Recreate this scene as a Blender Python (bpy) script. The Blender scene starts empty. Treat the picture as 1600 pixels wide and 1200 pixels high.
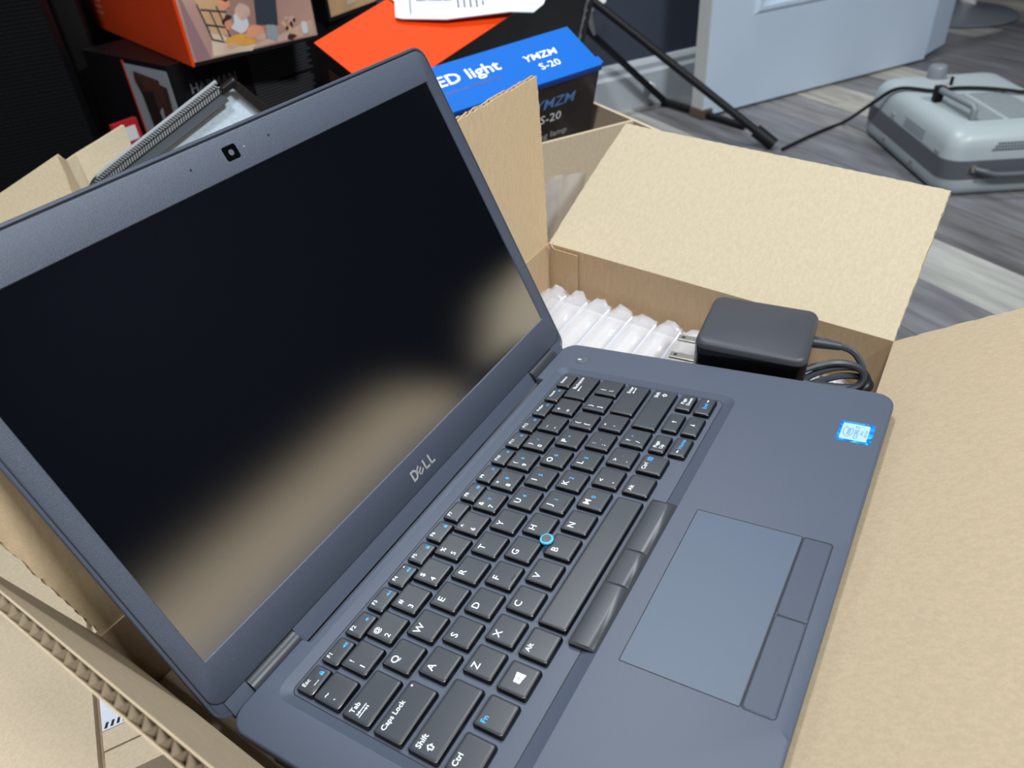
import bpy, bmesh, math, random
from mathutils import Matrix, Vector
S = bpy.context.scene
C = S.collection
MM = 0.001
rnd = random.Random(7)

# ------------------------------------------------------------------ camera
CAM_R = ((0.511998, -0.85673, -0.062224), (-0.543799, -0.267205, -0.79554), (0.664937, 0.441152, -0.602697))
CAM_P = Vector((-0.17617, -0.07252, 0.29642))
cd = bpy.data.cameras.new('camera'); cam = bpy.data.objects.new('camera', cd); C.objects.link(cam)
cr, cu, cf = Vector(CAM_R[0]), -Vector(CAM_R[1]), -Vector(CAM_R[2])
m = Matrix((cr, cu, cf)).transposed().to_4x4(); m.translation = CAM_P
cam.matrix_world = m
cd.sensor_width = 36; cd.lens = 36*1172.0/1600; cd.clip_start = 0.02; cd.clip_end = 30
cd.dof.use_dof = True; cd.dof.focus_distance = 0.40; cd.dof.aperture_fstop = 12.5
S.camera = cam

# ------------------------------------------------------------------ world, lamps, exposure
w = bpy.data.worlds.new('world'); S.world = w; w.use_nodes = True
w.node_tree.nodes['Background'].inputs[0].default_value = (0.75, 0.86, 1.0, 1)
w.node_tree.nodes['Background'].inputs[1].default_value = 0.12
def area(name, loc, size, sy, power, col, target):
    l = bpy.data.lights.new(name, 'AREA'); l.shape = 'RECTANGLE'; l.size = size; l.size_y = sy
    l.energy = power; l.color = col
    o = bpy.data.objects.new(name, l); C.objects.link(o); o.location = loc
    o.rotation_euler = (Vector(target)-Vector(loc)).to_track_quat('-Z', 'Y').to_euler()
    return o
LAMP = (0.93, 0.97, 1.0)
area('ceiling_lamp_near', (0.0, -1.5, 2.05), 0.6, 0.3, 82, LAMP, (0.0, -1.5, -0.3))
area('ceiling_lamp_far', (1.05, 0.75, 2.05), 0.6, 0.3, 38, LAMP, (1.05, 0.75, -0.3))
area('ceiling_lamp_side', (-0.95, -0.2, 2.05), 0.6, 0.3, 42, LAMP, (-0.95, -0.2, -0.3))
S.view_settings.view_transform = 'Standard'; S.view_settings.look = 'None'
S.view_settings.gamma = 1.0; S.view_settings.use_curve_mapping = False
S.view_settings.exposure = 0.0

# ------------------------------------------------------------------ materials
def srgb(r, g, b):
    f = lambda c: (c/255/12.92) if c/255 <= 0.04045 else ((c/255+0.055)/1.055)**2.4
    return (f(r), f(g), f(b), 1)
MATS = {}
def mat(name, col, rough=0.5, metal=0.0, spec=0.5, noise=0, namt=0.0, bump=0.0, bscale=0, alpha=1.0, trans=0.0, coat=0.0, stretch=None, sheen=0.0, ior=None):
    if name in MATS: return MATS[name]
    M = bpy.data.materials.new(name); M.use_nodes = True; MATS[name] = M
    nt = M.node_tree; b = nt.nodes['Principled BSDF']
    b.inputs['Base Color'].default_value = col; b.inputs['Roughness'].default_value = rough
    b.inputs['Metallic'].default_value = metal; b.inputs['Specular IOR Level'].default_value = spec
    b.inputs['Alpha'].default_value = alpha; b.inputs['Transmission Weight'].default_value = trans
    b.inputs['Coat Weight'].default_value = coat
    if ior: b.inputs['IOR'].default_value = ior
    tc = nt.nodes.new('ShaderNodeTexCoord'); mp = nt.nodes.new('ShaderNodeMapping')
    nt.links.new(tc.outputs['Object'], mp.inputs[0])
    if stretch: mp.inputs['Scale'].default_value = stretch
    if noise:
        n = nt.nodes.new('ShaderNodeTexNoise'); n.inputs['Scale'].default_value = noise; n.inputs['Detail'].default_value = 6
        nt.links.new(mp.outputs[0], n.inputs['Vector'])
        r = nt.nodes.new('ShaderNodeValToRGB')
        lo = tuple(max(0, c*(1-namt)) for c in col[:3])+(1,); hi = tuple(min(1, c*(1+namt)) for c in col[:3])+(1,)
        r.color_ramp.elements[0].position = 0.3; r.color_ramp.elements[1].position = 0.7
        r.color_ramp.elements[0].color = lo; r.color_ramp.elements[1].color = hi
        nt.links.new(n.outputs['Fac'], r.inputs[0]); nt.links.new(r.outputs[0], b.inputs['Base Color'])
    if bump:
        n2 = nt.nodes.new('ShaderNodeTexNoise'); n2.inputs['Scale'].default_value = bscale; n2.inputs['Detail'].default_value = 3
        nt.links.new(mp.outputs[0], n2.inputs['Vector'])
        bp = nt.nodes.new('ShaderNodeBump'); bp.inputs['Strength'].default_value = bump; bp.inputs['Distance'].default_value = 0.001
        nt.links.new(n2.outputs['Fac'], bp.inputs['Height']); nt.links.new(bp.outputs[0], b.inputs['Normal'])
    return M
def cardboard(name, col, stretch, flute=True, amt=0.055):
    """kraft: fibre speckle, broad blotches and faint flute ridges running along one axis"""
    M = mat(name, col, 0.82, spec=0.25)
    nt = M.node_tree; b = nt.nodes['Principled BSDF']
    tc = nt.nodes.new('ShaderNodeTexCoord')
    mp = nt.nodes.new('ShaderNodeMapping'); mp.inputs['Scale'].default_value = stretch; nt.links.new(tc.outputs['Object'], mp.inputs[0])
    n1 = nt.nodes.new('ShaderNodeTexNoise'); n1.inputs['Scale'].default_value = 900; n1.inputs['Detail'].default_value = 4
    n2 = nt.nodes.new('ShaderNodeTexNoise'); n2.inputs['Scale'].default_value = 420; n2.inputs['Detail'].default_value = 3
    nt.links.new(tc.outputs['Object'], n1.inputs['Vector']); nt.links.new(mp.outputs[0], n2.inputs['Vector'])
    ad = nt.nodes.new('ShaderNodeMath'); ad.operation = 'ADD'; nt.links.new(n1.outputs['Fac'], ad.inputs[0]); nt.links.new(n2.outputs['Fac'], ad.inputs[1])
    r = nt.nodes.new('ShaderNodeValToRGB'); r.color_ramp.elements[0].position = 0.40; r.color_ramp.elements[1].position = 0.60
    hv = nt.nodes.new('ShaderNodeMath'); hv.operation = 'MULTIPLY'; hv.inputs[1].default_value = 0.5
    nt.links.new(ad.outputs[0], hv.inputs[0]); nt.links.new(hv.outputs[0], r.inputs[0])
    r.color_ramp.elements[0].color = tuple(c*(1-amt) for c in col[:3])+(1,)
    r.color_ramp.elements[1].color = tuple(min(1, c*(1+amt)) for c in col[:3])+(1,)
    nt.links.new(r.outputs[0], b.inputs['Base Color'])
    bp = nt.nodes.new('ShaderNodeBump'); bp.inputs['Strength'].default_value = 0.22; bp.inputs['Distance'].default_value = 0.0006
    nt.links.new(hv.outputs[0], bp.inputs['Height']); nt.links.new(bp.outputs[0], b.inputs['Normal'])
    return M
KRAFT_Y = cardboard('kraft_flutes_y', srgb(177, 164, 140), (0.06, 1, 1))
KRAFT_X = cardboard('kraft_flutes_x', srgb(172, 155, 129), (1, 0.3, 1))
KRAFT_W = cardboard('kraft_wall', srgb(182, 156, 124), (1, 1, 0.2))
KRAFT_C = cardboard('kraft_dusty', srgb(186, 170, 146), (1, 1, 0.5))
KRAFT_B = cardboard('kraft_back_flap', srgb(204, 180, 145), (1, 1, 0.3))
KRAFT_EDGE = cardboard('kraft_edge', srgb(210, 195, 166), (1, 1, 1))
LAP = mat('laptop_charcoal_plastic', srgb(63, 71, 86), 0.46, spec=0.5, noise=2500, namt=0.10, bump=0.10, bscale=3000)
LAPD = mat('laptop_bezel_plastic', srgb(66, 73, 87), 0.47, spec=0.5, noise=1400, namt=0.10, bump=0.3, bscale=2600)
PAD = mat('touchpad_surface', srgb(66, 79, 96), 0.47, spec=0.5, noise=3000, namt=0.06)
BTN = mat('touchpad_button_surface', srgb(52, 61, 77), 0.5, spec=0.5, noise=3000, namt=0.06)
KEYTOP = mat('key_top_black', srgb(48, 52, 58), 0.38, spec=0.5)
KEYSIDE = mat('key_side_gloss', srgb(9, 9, 11), 0.16, spec=0.55)
SEAM = mat('seam_black', srgb(9, 10, 12), 0.6)
INKW = mat('legend_white', srgb(225, 232, 235), 0.55)
INKB = mat('legend_blue', srgb(58, 160, 228), 0.55)
INKG = mat('print_grey', srgb(128, 132, 138), 0.6)
INKD = mat('print_dark', srgb(66, 70, 84), 0.6)
SILVER = mat('logo_silver', srgb(196, 196, 196), 0.35, metal=0.6)
SCREEN = mat('lcd_antiglare', srgb(8, 10, 15), 0.175, spec=0.5, ior=3.3)
nt = SCREEN.node_tree     # anti-glare panel: black diffuse under a compact blurred reflection
gl = nt.nodes.new('ShaderNodeBsdfGlossy'); gl.distribution = 'BECKMANN'; gl.inputs['Roughness'].default_value = 0.21
gl.inputs['Color'].default_value = (1, 1, 1, 1)
df = nt.nodes.new('ShaderNodeBsdfDiffuse'); df.inputs['Color'].default_value = srgb(8, 10, 16)
fr = nt.nodes.new('ShaderNodeFresnel'); fr.inputs['IOR'].default_value = 4.2
mx = nt.nodes.new('ShaderNodeMixShader'); nt.links.new(fr.outputs[0], mx.inputs[0]); nt.links.new(df.outputs[0], mx.inputs[1]); nt.links.new(gl.outputs[0], mx.inputs[2])
nt.links.new(mx.outputs[0], nt.nodes['Material Output'].inputs['Surface']); nt.nodes.remove(nt.nodes['Principled BSDF'])
HINGE = mat('hinge_metal', srgb(70, 72, 76), 0.38, metal=0.6)
GLASSBLK = mat('lens_black', srgb(8, 8, 10), 0.08, spec=0.6)
BLACKPL = mat('adapter_matt_black', srgb(50, 53, 60), 0.5)
BLACKGL = mat('adapter_gloss_black', srgb(7, 7, 9), 0.08, spec=0.6)
CORD = mat('cord_rubber', srgb(52, 56, 62), 0.42)
STEEL = mat('prong_steel', srgb(196, 190, 178), 0.28, metal=0.9)
FILM = mat('air_cushion_film', srgb(236, 240, 250), 0.12, spec=0.7, alpha=0.30)
FILM_EDGE = mat('air_cushion_seal', srgb(240, 244, 250), 0.2, spec=0.6, alpha=0.55)
BAGFILM = mat('clear_bag_film', srgb(226, 226, 228), 0.08, spec=0.8, alpha=0.42)

# ------------------------------------------------------------------ helpers
MAT4 = {}
def setp(o, label=None, cat=None, group=None, kind=None):
    if label: o['label'] = label
    if cat: o['category'] = cat
    if group: o['group'] = group
    if kind: o['kind'] = kind
    return o
def empty(name, label, cat, loc=(0, 0, 0), rot=None, group=None):
    o = bpy.data.objects.new(name, None); C.objects.link(o); o.empty_display_size = 0.05
    M = Matrix.Translation(Vector(loc)*MM) @ (rot.to_4x4() if rot is not None else Matrix.Identity(4))
    o.matrix_world = M; MAT4[o.name] = M
    return setp(o, label, cat, group)
def obj(name, vf, mats, parent=None, world=False, smooth=False, fm=None, flip=False):
    """vf=(verts in mm, faces). world=True: verts are world mm and are moved into the parent's frame"""
    v, f = vf
    me = bpy.data.meshes.new(name)
    vv = [Vector(p)*MM for p in v]
    if world and parent is not None:
        inv = MAT4[parent.name].inverted(); vv = [inv @ p for p in vv]
    me.from_pydata([tuple(p) for p in vv], [], f)
    for mm_ in (mats if isinstance(mats, (list, tuple)) else [mats]): me.materials.append(mm_)
    if fm: me.polygons.foreach_set('material_index', fm)
    bm = bmesh.new(); bm.from_mesh(me); bmesh.ops.recalc_face_normals(bm, faces=bm.faces); bm.to_mesh(me); bm.free()
    if smooth:
        me.polygons.foreach_set('use_smooth', [True]*len(me.polygons)); me.set_sharp_from_angle(angle=math.radians(40))
    me.update()
    o = bpy.data.objects.new(name, me); C.objects.link(o); o.parent = parent
    if parent is not None and parent.name in MAT4: MAT4[o.name] = MAT4[parent.name]
    return o
def join(*vfs):
    V, F = [], []
    for v, f in vfs:
        k = len(V); V += list(v); F += [tuple(i+k for i in q) for q in f]
    return V, F
def xf(vf, M): return [M @ Vector(p) for p in vf[0]], vf[1]
def rrect(x0, y0, x1, y1, r, n=5):
    out = []
    for cx, cy, a0 in ((x1-r, y1-r, 0), (x0+r, y1-r, 90), (x0+r, y0+r, 180), (x1-r, y0+r, 270)):
        for i in range(n+1):
            a = math.radians(a0+90*i/n); out.append((cx+r*math.cos(a), cy+r*math.sin(a)))
    return out
def at(loop, z): return [(x, y, z) for x, y in loop]
def loft(loops, cap0=True, cap1=True, closed=True):
    n = len(loops[0]); V = [p for l in loops for p in l]; F = []
    for k in range(len(loops)-1):
        for i in range(n if closed else n-1):
            j = (i+1) % n
            F.append((k*n+i, k*n+j, (k+1)*n+j, (k+1)*n+i))
    if cap0: F.append(tuple(range(n))[::-1])
    if cap1: F.append(tuple(range((len(loops)-1)*n, len(loops)*n)))
    return V, F
def rbox(x0, y0, z0, x1, y1, z1, r=2, b=0.5, n=4):
    """box with rounded plan and small top / bottom chamfer"""
    ins = lambda d: rrect(x0+d, y0+d, x1-d, y1-d, max(r-d, 0.05), n)
    return loft([at(ins(b), z0), at(ins(0), z0+b), at(ins(0), z1-b), at(ins(b), z1)])
def box(x0, y0, z0, x1, y1, z1):
    V = [(x, y, z) for z in (z0, z1) for y in (y0, y1) for x in (x0, x1)]
    return V, [(0, 2, 3, 1), (4, 5, 7, 6), (0, 1, 5, 4), (2, 6, 7, 3), (0, 4, 6, 2), (1, 3, 7, 5)]
def obox(O, a, b, c, la, lb, lc):
    O, a, b, c = Vector(O), Vector(a), Vector(b), Vector(c)
    V = [O+a*(la*i)+b*(lb*j)+c*(lc*k) for k in (0, 1) for j in (0, 1) for i in (0, 1)]
    return V, box(0, 0, 0, 1, 1, 1)[1]
def tube(pts, r, n=8, caps=True):
    P = [Vector(p) for p in pts]; loops = []
    up = Vector((0, 0, 1)); prev = None
    for i, p in enumerate(P):
        t = (P[min(i+1, len(P)-1)]-P[max(i-1, 0)]).normalized()
        if prev is None:
            a = t.cross(up if abs(t.z) < .9 else Vector((1, 0, 0))).normalized()
        else: a = (prev - t*prev.dot(t)).normalized()
        prev = a; bq = t.cross(a)
        rr = r[i] if isinstance(r, (list, tuple)) else r
        loops.append([tuple(p+a*(rr*math.cos(2*math.pi*k/n))+bq*(rr*math.sin(2*math.pi*k/n))) for k in range(n)])
    return loft(loops, caps, caps)
def smoothpath(pts, k=8):
    P = [Vector(p) for p in pts]; P = [P[0]]+P+[P[-1]]; out = []
    for i in range(1, len(P)-2):
        for s in range(k):
            t = s/k; p0, p1, p2, p3 = P[i-1:i+3]
            out.append(0.5*((2*p1)+(p2-p0)*t+(2*p0-5*p1+4*p2-p3)*t*t+(3*p1-p0-3*p2+p3)*t**3))
    out.append(P[-2]); return [tuple(p) for p in out]
def cyl(c, r, h, n=24, axis=(0, 0, 1)):
    a = Vector(axis).normalized(); c = Vector(c)
    return tube([c, c+a*h], r, n)
def text(s, size, bold=0.0, spacing=1.0, align='CENTER', shear=0):
    """glyph outlines as flat mesh, mm, centred on the cap height; returns verts, faces"""
    cu = bpy.data.curves.new('t', 'FONT'); cu.body = s; cu.size = size*MM*1.38; cu.align_x = align; cu.align_y = 'BOTTOM_BASELINE'
    cu.offset = bold*MM; cu.resolution_u = 2; cu.space_character = spacing; cu.shear = shear; cu.fill_mode = 'FRONT'
    o = bpy.data.objects.new('t', cu); C.objects.link(o)
    dg = bpy.context.evaluated_depsgraph_get(); me = bpy.data.meshes.new_from_object(o.evaluated_get(dg))
    V = [(v.co.x/MM, v.co.y/MM-size/2, 0) for v in me.vertices]; F = [tuple(p.vertices) for p in me.polygons]
    bpy.data.objects.remove(o); bpy.data.curves.remove(cu); bpy.data.meshes.remove(me)
    return V, F
def shift(vf, dx, dy, dz=0, rot=0):
    c, s = math.cos(rot), math.sin(rot)
    return [(x*c-y*s+dx, x*s+y*c+dy, z+dz) for x, y, z in vf[0]], vf[1]
def poly(pts, z=0): return [(x, y, z) for x, y in pts], [tuple(range(len(pts)))]
def onplane(vf, O, a, b, n, lift=0.3):
    O, a, b, n = Vector(O), Vector(a), Vector(b), Vector(n)
    return [O+a*p[0]+b*p[1]+n*(lift+p[2]) for p in vf[0]], vf[1]
def frame_of(a, b, c): return Matrix((Vector(a), Vector(b), Vector(c))).transposed()
U = Vector((0.857, -0.515, 0)).normalized(); Vv = Vector((0.515, 0.857, 0)).normalized(); Z = Vector((0, 0, 1))
def uv(u, v, z=0): return U*u+Vv*v+Z*z
FLOOR = -304.0

# ------------------------------------------------------------------ structure: floor, walls, door
DARKWALL = mat('wall_dark_paint', srgb(58, 64, 78), 0.55, noise=3, namt=0.08)
BASEB = mat('baseboard_paint', srgb(168, 174, 180), 0.5, noise=12, namt=0.08)
DOORP = mat('door_white_paint', srgb(196, 212, 230), 0.42, noise=5, namt=0.03)
CEIL = mat('ceiling_paint', srgb(200, 202, 205), 0.9)
DARKREFL = mat('wall_dark_reflection', srgb(14, 16, 22), 0.9, spec=0.03)  # near black only so that the laptop screen reflects darkness
SUBF = mat('subfloor', srgb(40, 42, 48), 0.8)
TH = math.radians(-121.5); PD = Vector((math.cos(TH), math.sin(TH), 0)); PN = Vector((-PD.y, PD.x, 0))
def plankmat(i, col, amt):
    M = mat('plank_grey_wood_%d' % i, col, 0.38, spec=0.45)
    nt = M.node_tree; b = nt.nodes['Principled BSDF']
    tc = nt.nodes.new('ShaderNodeTexCoord'); mp = nt.nodes.new('ShaderNodeMapping'); nt.links.new(tc.outputs['Object'], mp.inputs[0])
    mp.inputs['Scale'].default_value = (2.6, 20, 8); mp.inputs['Location'].default_value = (i*3.1, i*1.7, 0)
    n = nt.nodes.new('ShaderNodeTexNoise'); n.inputs['Scale'].default_value = 1.6; n.inputs['Detail'].default_value = 9; n.inputs['Roughness'].default_value = 0.62
    nt.links.new(mp.outputs[0], n.inputs['Vector'])
    r = nt.nodes.new('ShaderNodeValToRGB'); r.color_ramp.elements[0].position = 0.36; r.color_ramp.elements[1].position = 0.66
    r.color_ramp.elements[0].color = tuple(c*(1-amt) for c in col[:3])+(1,); r.color_ramp.elements[1].color = tuple(min(1, c*(1+amt)) for c in col[:3])+(1,)
    nt.links.new(n.outputs['Fac'], r.inputs[0]); nt.links.new(r.outputs[0], b.inputs['Base Color'])
    return M
PL = [plankmat(0, srgb(106, 106, 109), .32), plankmat(1, srgb(152, 152, 147), .22), plankmat(2, srgb(98, 97, 99), .4),
      plankmat(3, srgb(122, 119, 117), .38), plankmat(4, srgb(166, 160, 148), .3)]
floor = obj('floor', obox(PD*-2400+PN*-1560+Z*(FLOOR-30), PD, PN, Z, 4200, 5000, 26), SUBF); setp(floor, 'grey wood plank laminate floor', 'floor', kind='structure')
rows = {6: 0, 7: 1, 8: 2, 9: 0, 10: 3, 11: 4, 12: 3, 13: 4, 14: 2, 15: 0}
pmesh = {}
for k in range(-12, 27):
    n0 = 875-128*7+128*k        # k=7 starts at the seam 875 mm out
    off = (k*431) % 1200
    d0 = -2400
    first = True
    while d0 < 1800:
        ln = min(1200-(off if first else 0), 1800-d0); first = False
        if ln < 60: d0 += ln; continue
        mi = rows.get(k+0, None)
        if mi is None or rnd.random() < 0.25: mi = rnd.randrange(5)
        if k == 7: mi = 1
        if k == 6: mi = 0
        key = (round(ln), mi)
        if key not in pmesh:
            o = obj('plank', rbox(0.6, 0.6, -4, ln-0.6, 127.4, 0, 0.4, 0.35, 1), PL[mi], floor); pmesh[key] = o.data
        else:
            o = bpy.data.objects.new('plank', pmesh[key]); C.objects.link(o); o.parent = floor
        P0 = PD*d0+PN*n0+Z*FLOOR
        M = frame_of(PD, PN, Z).to_4x4(); M.translation = P0*MM; o.matrix_world = M
        d0 += ln
def wall(name, u0, v0, u1, v1, z0, z1, m, label):
    return setp(obj(name, obox(uv(u0, v0, z0), U, Vv, Z, u1-u0, v1-v0, z1-z0), m), label, 'wall', kind='structure')
wall('wall_back', -1700, 1420, 1840, 1480, FLOOR, 2100, DARKWALL, 'dark blue grey painted wall behind the door')
wall('wall_left', -1760, -2300, -1700, 1480, FLOOR, 2100, DARKWALL, 'dark painted wall at the left side of the room')
wall('wall_front', -1760, -2360, 4200, -2300, FLOOR, 2100, DARKREFL, 'unseen wall behind the viewer, near black to darken the screen reflection')
wall('wall_right_added', 2000, -2360, 2060, 250, FLOOR, 2100, DARKREFL, 'unseen wall added at the right, near black to darken the screen reflection')  # out of view, added close in to shape what the screen reflects
wall('wall_side', 4140, 250, 4200, 2600, FLOOR, 2100, DARKWALL, 'dark painted wall far to the right')
setp(obj('ceiling', obox(uv(-1760, -2360, 2100), U, Vv, Z, 5960, 4960, 40), CEIL), 'off white flat ceiling', 'ceiling', kind='structure')
def prof(u0, u1, pts):      # baseboard profile (depth toward room, height)
    a = [uv(u0, 1420-d, FLOOR+h) for d, h in pts]; b = [uv(u1, 1420-d, FLOOR+h) for d, h in pts]
    return loft([a, b])
setp(obj('baseboard_back', prof(-1600, 1830, [(0, 0), (16, 0), (16, 78), (11, 86), (11, 98), (5, 108), (0, 110)]), BASEB), 'pale grey moulded baseboard along the dark wall', 'baseboard', kind='structure')
door = setp(obj('door_1', obox(uv(1099, 1237, FLOOR+6), U, Vv, Z, 758, 38, 2000), DOORP), 'white panelled door standing in front of the dark wall', 'door', kind='structure')
GREYP = mat('door_edge_grey', srgb(196, 198, 198), .5)
obj('door_edge', obox(uv(1097, 1236, FLOOR+6), U, Vv, Z, 3, 40, 2000), GREYP, door)
# raised moulding of the lower panel, with a bevelled field inside it
def mould(u0, z0, u1, z1):
    V, F = [], []
    L = lambda d, o: [uv(u0+d, 1237-o, z0+d), uv(u1-d, 1237-o, z0+d), uv(u1-d, 1237-o, z1-d), uv(u0+d, 1237-o, z1-d)]
    return loft([L(0, 0), L(8, 7), L(16, 7), L(30, -3), L(52, 2), L(60, 2)], False, True)
for z0, z1 in ((-96, 560), (680, 1560)): obj('door_panel', mould(1224, z0, 1735, z1), DOORP, door)
p0, p1 = Vector((2236, 103, FLOOR+14)), Vector((2372, 72, FLOOR+14)); d = (p1-p0).normalized(); nrm = Vector((-d.y, d.x, 0))
obj('door_leaf', obox(p0, d, nrm, Z, 139, 36, 1990), DOORP, door)
obj('hinge_plate', obox(uv(1092, 1229, FLOOR+2), U, Vv, Z, 30, 46, 20), mat('brass_worn', srgb(120, 104, 88), .4, metal=.5), door)
obj('door_stop', cyl(uv(1060, 1398, FLOOR+48), 11, 14, 12, axis=-Vv), mat('stop_white', srgb(220, 222, 224), .4), door)

# ------------------------------------------------------------------ cardboard
def panel(grid, T, pitch=6.6, liner=0.55, torn=0.0, seed=1):
    """corrugated panel: grid[t][s] of points of the inner face, s along the cut edge, t along the flutes.
    two liners and a wavy medium between them, thickness T behind the inner face."""
    r = random.Random(seed)
    nt, ns = len(grid), len(grid[0])
    g = [[Vector(p) for p in row] for row in grid]
    if torn:
        for i in range(nt):
            for j in range(ns):
                if i == nt-1: g[i][j] = g[i][j]+(g[i][j]-g[i-1][j]).normalized()*r.uniform(-torn, torn*.4)
                if j in (0, ns-1) and i > 0:
                    q = g[i][1 if j == 0 else ns-2]; g[i][j] = g[i][j]+(g[i][j]-q).normalized()*r.uniform(-torn, torn*.4)
    N = (g[0][-1]-g[0][0]).cross(g[-1][0]-g[0][0]).normalized()
    nn = [[None]*ns for _ in range(nt)]
    for i in range(nt):
        for j in range(ns):
            a = g[i][min(j+1, ns-1)]-g[i][max(j-1, 0)]; b = g[min(i+1, nt-1)][j]-g[max(i-1, 0)][j]
            v = a.cross(b).normalized(); nn[i][j] = v if v.dot(N) > 0 else -v
    def slab(o0, o1, trim=0):
        V = [g[i][j]+nn[i][j]*o for o in (o0, o1) for i in range(nt) for j in range(ns)]
        F = []; k = nt*ns
        for i in range(nt-1):
            for j in range(ns-1):
                q = (i*ns+j, i*ns+j+1, (i+1)*ns+j+1, (i+1)*ns+j); F.append(q); F.append(tuple(x+k for x in q[::-1]))
        rim = [i*ns for i in range(nt)]+[(nt-1)*ns+j for j in range(1, ns)]+[i*ns+ns-1 for i in range(nt-2, -1, -1)]+[j for j in range(ns-2, 0, -1)]
        for x, y in zip(rim, rim[1:]+rim[:1]): F.append((x, y, y+k, x+k))
        return V, F
    # medium
    L = sum((g[-1][j+1]-g[-1][j]).length for j in range(ns-1)); nw = max(8, int(L/pitch)*6)
    V, F = [], []
    for i in range(nt):
        for q in range(nw+1):
            s = q/nw*(ns-1); j = min(int(s), ns-2); f = s-j
            p = g[i][j].lerp(g[i][j+1], f); nv = nn[i][j].lerp(nn[i][j+1], f)
            V.append(p+nv*(-T/2+(T/2-liner)*math.sin(q*2*math.pi/6)))
    for i in range(nt-1):
        for q in range(nw): F.append((i*(nw+1)+q, i*(nw+1)+q+1, (i+1)*(nw+1)+q+1, (i+1)*(nw+1)+q))
    return join(slab(0, -liner), slab(-T+liner, -T), (V, F))
def bil(A, B, Cc, D, nt=8, ns=10, bulge=0.0, wob=0.0, seed=1):
    """grid from hinge edge A-B to free edge D-C (A..D, B..C), with a slight bow"""
    A, B, Cc, D = map(Vector, (A, B, Cc, D)); r = random.Random(seed)
    N = (B-A).cross(D-A).normalized(); G = []
    for i in range(nt+1):
        row = []
        for j in range(ns+1):
            t, s = i/nt, j/ns
            p = A.lerp(B, s).lerp(D.lerp(Cc, s), t)+N*(bulge*math.sin(math.pi*t)+(wob*(r.random()-.5) if 0 < i else 0))
            row.append(p)
        G.append(row)
    return G
def slabwall(p, q, z0, z1, t):      # wall with inner face p->q, thickness t to the right-hand side of p->q
    p, q = Vector((*p, 0)), Vector((*q, 0)); d = (q-p).normalized(); n = Vector((d.y, -d.x, 0))
    return obox(p+Z*z0, d, n, Z, (q-p).length, t, z1-z0)
car = empty('shipping_carton', 'open kraft cardboard shipping carton that holds the laptop, flaps spread out', 'cardboard box', (110, 80, FLOOR))
RIM = -8
BR, FR, FL, BL = (352, 227), (318, -62), (-118, -62), (-103, 226)
for p, q in ((BL, BR), (BR, FR), (FR, FL), (FL, BL)):
    obj('wall', slabwall(q, p, FLOOR+1, RIM, 4.5), KRAFT_W, car, True)
obj('bottom', box(-104, -62, FLOOR+0.5, 340, 226, FLOOR+5), KRAFT_W, car, True)
obj('inner_pad', ([(-103, -61, z) for z in (-66, -62)]+[(317, -61, z) for z in (-66, -62)]+[(350, 225, z) for z in (-66, -62)]+[(-103, 225, z) for z in (-66, -62)],
    [(0, 2, 4, 6), (1, 7, 5, 3), (0, 1, 3, 2), (2, 3, 5, 4), (4, 5, 7, 6), (6, 7, 1, 0)]), KRAFT_C, car, True)
# flap along the right wall, leaning outwards
obj('flap', panel(bil((352, 227, RIM), (318, -62, RIM), (426, -68, 60), (480, 212, 60), 40, 90, 1.5), 4.2, torn=0.45, seed=3), KRAFT_Y, car, True, True)
# front flap, broad and rising towards the viewer
obj('flap', panel(bil((318, -62, RIM), (-118, -62, RIM), (-118, -186, 69), (319, -186, 70), 40, 40, 2.5, 0.1), 4.2, torn=0.9, seed=5), KRAFT_X, car, True, True)
# back flap behind the lid
obj('flap', panel(bil((-102, 227, RIM), (352, 228, RIM), (334, 222, 140), (-124, 230, 134), 60, 150, 1.0), 4.2, pitch=6.6, torn=0.9, seed=9), KRAFT_B, car, True, True)
# left flap, standing up, its cut edge toward the viewer
obj('flap', panel(bil((-118, -62, RIM), (-103, 226, RIM), (-128.8, 232, 85), (-143.8, -75, 85), 6, 30, 0.0), 5.4, pitch=7.0, liner=0.7, torn=0.15, seed=11), KRAFT_X, car, True, True)
def scrap(c, s, seed, m=KRAFT_EDGE):
    r = random.Random(seed); c = Vector(c); V, F = [], []
    for k in range(5):
        o = c+Vector((r.uniform(-s, s), r.uniform(-s, s), r.uniform(-s, s)*.5)); a = Vector((r.uniform(-1, 1), r.uniform(-1, 1), r.uniform(-.5, .8)))*s; b = Vector((r.uniform(-1, 1), r.uniform(-1, 1), r.uniform(-.8, .5)))*s*.6
        n = a.cross(b).normalized()*0.5; i = len(V); V += [o, o+a, o+b, o+n, o+a+n, o+b+n]
        F += [(i, i+1, i+2), (i+5, i+4, i+3), (i, i+3, i+4, i+1), (i+1, i+4, i+5, i+2), (i+2, i+5, i+3, i)]
    return V, F
obj('torn_paper', scrap((319, -63, -9), 6, 2), KRAFT_EDGE, car, True)
obj('torn_paper', scrap((351, 226, -8), 5, 4), KRAFT_EDGE, car, True)
obj('glue_seam', slabwall((349.5, 222), (346, 196), -60, RIM-3, -0.8), KRAFT_W, car, True)

# second carton behind, square to the room
car2 = empty('shipping_carton', 'open dusty cardboard carton behind the laptop with a blue box inside', 'cardboard box', tuple(uv(100, 640, FLOOR)))
R2 = 10
for (a, b) in (((402, 558), (-198, 558)), ((-198, 558), (-198, 732)), ((-198, 732), (402, 732)), ((402, 732), (402, 402)), ((402, 402), (290, 402))):
    p, q = uv(*a), uv(*b); obj('wall', slabwall((p.x, p.y), (q.x, q.y), FLOOR+1, R2, -4.2), KRAFT_C, car2, True)
obj('inner_pad', obox(uv(-196, 560, -68), U, Vv, Z, 596, 160, 5), KRAFT_C, car2, True)
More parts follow.
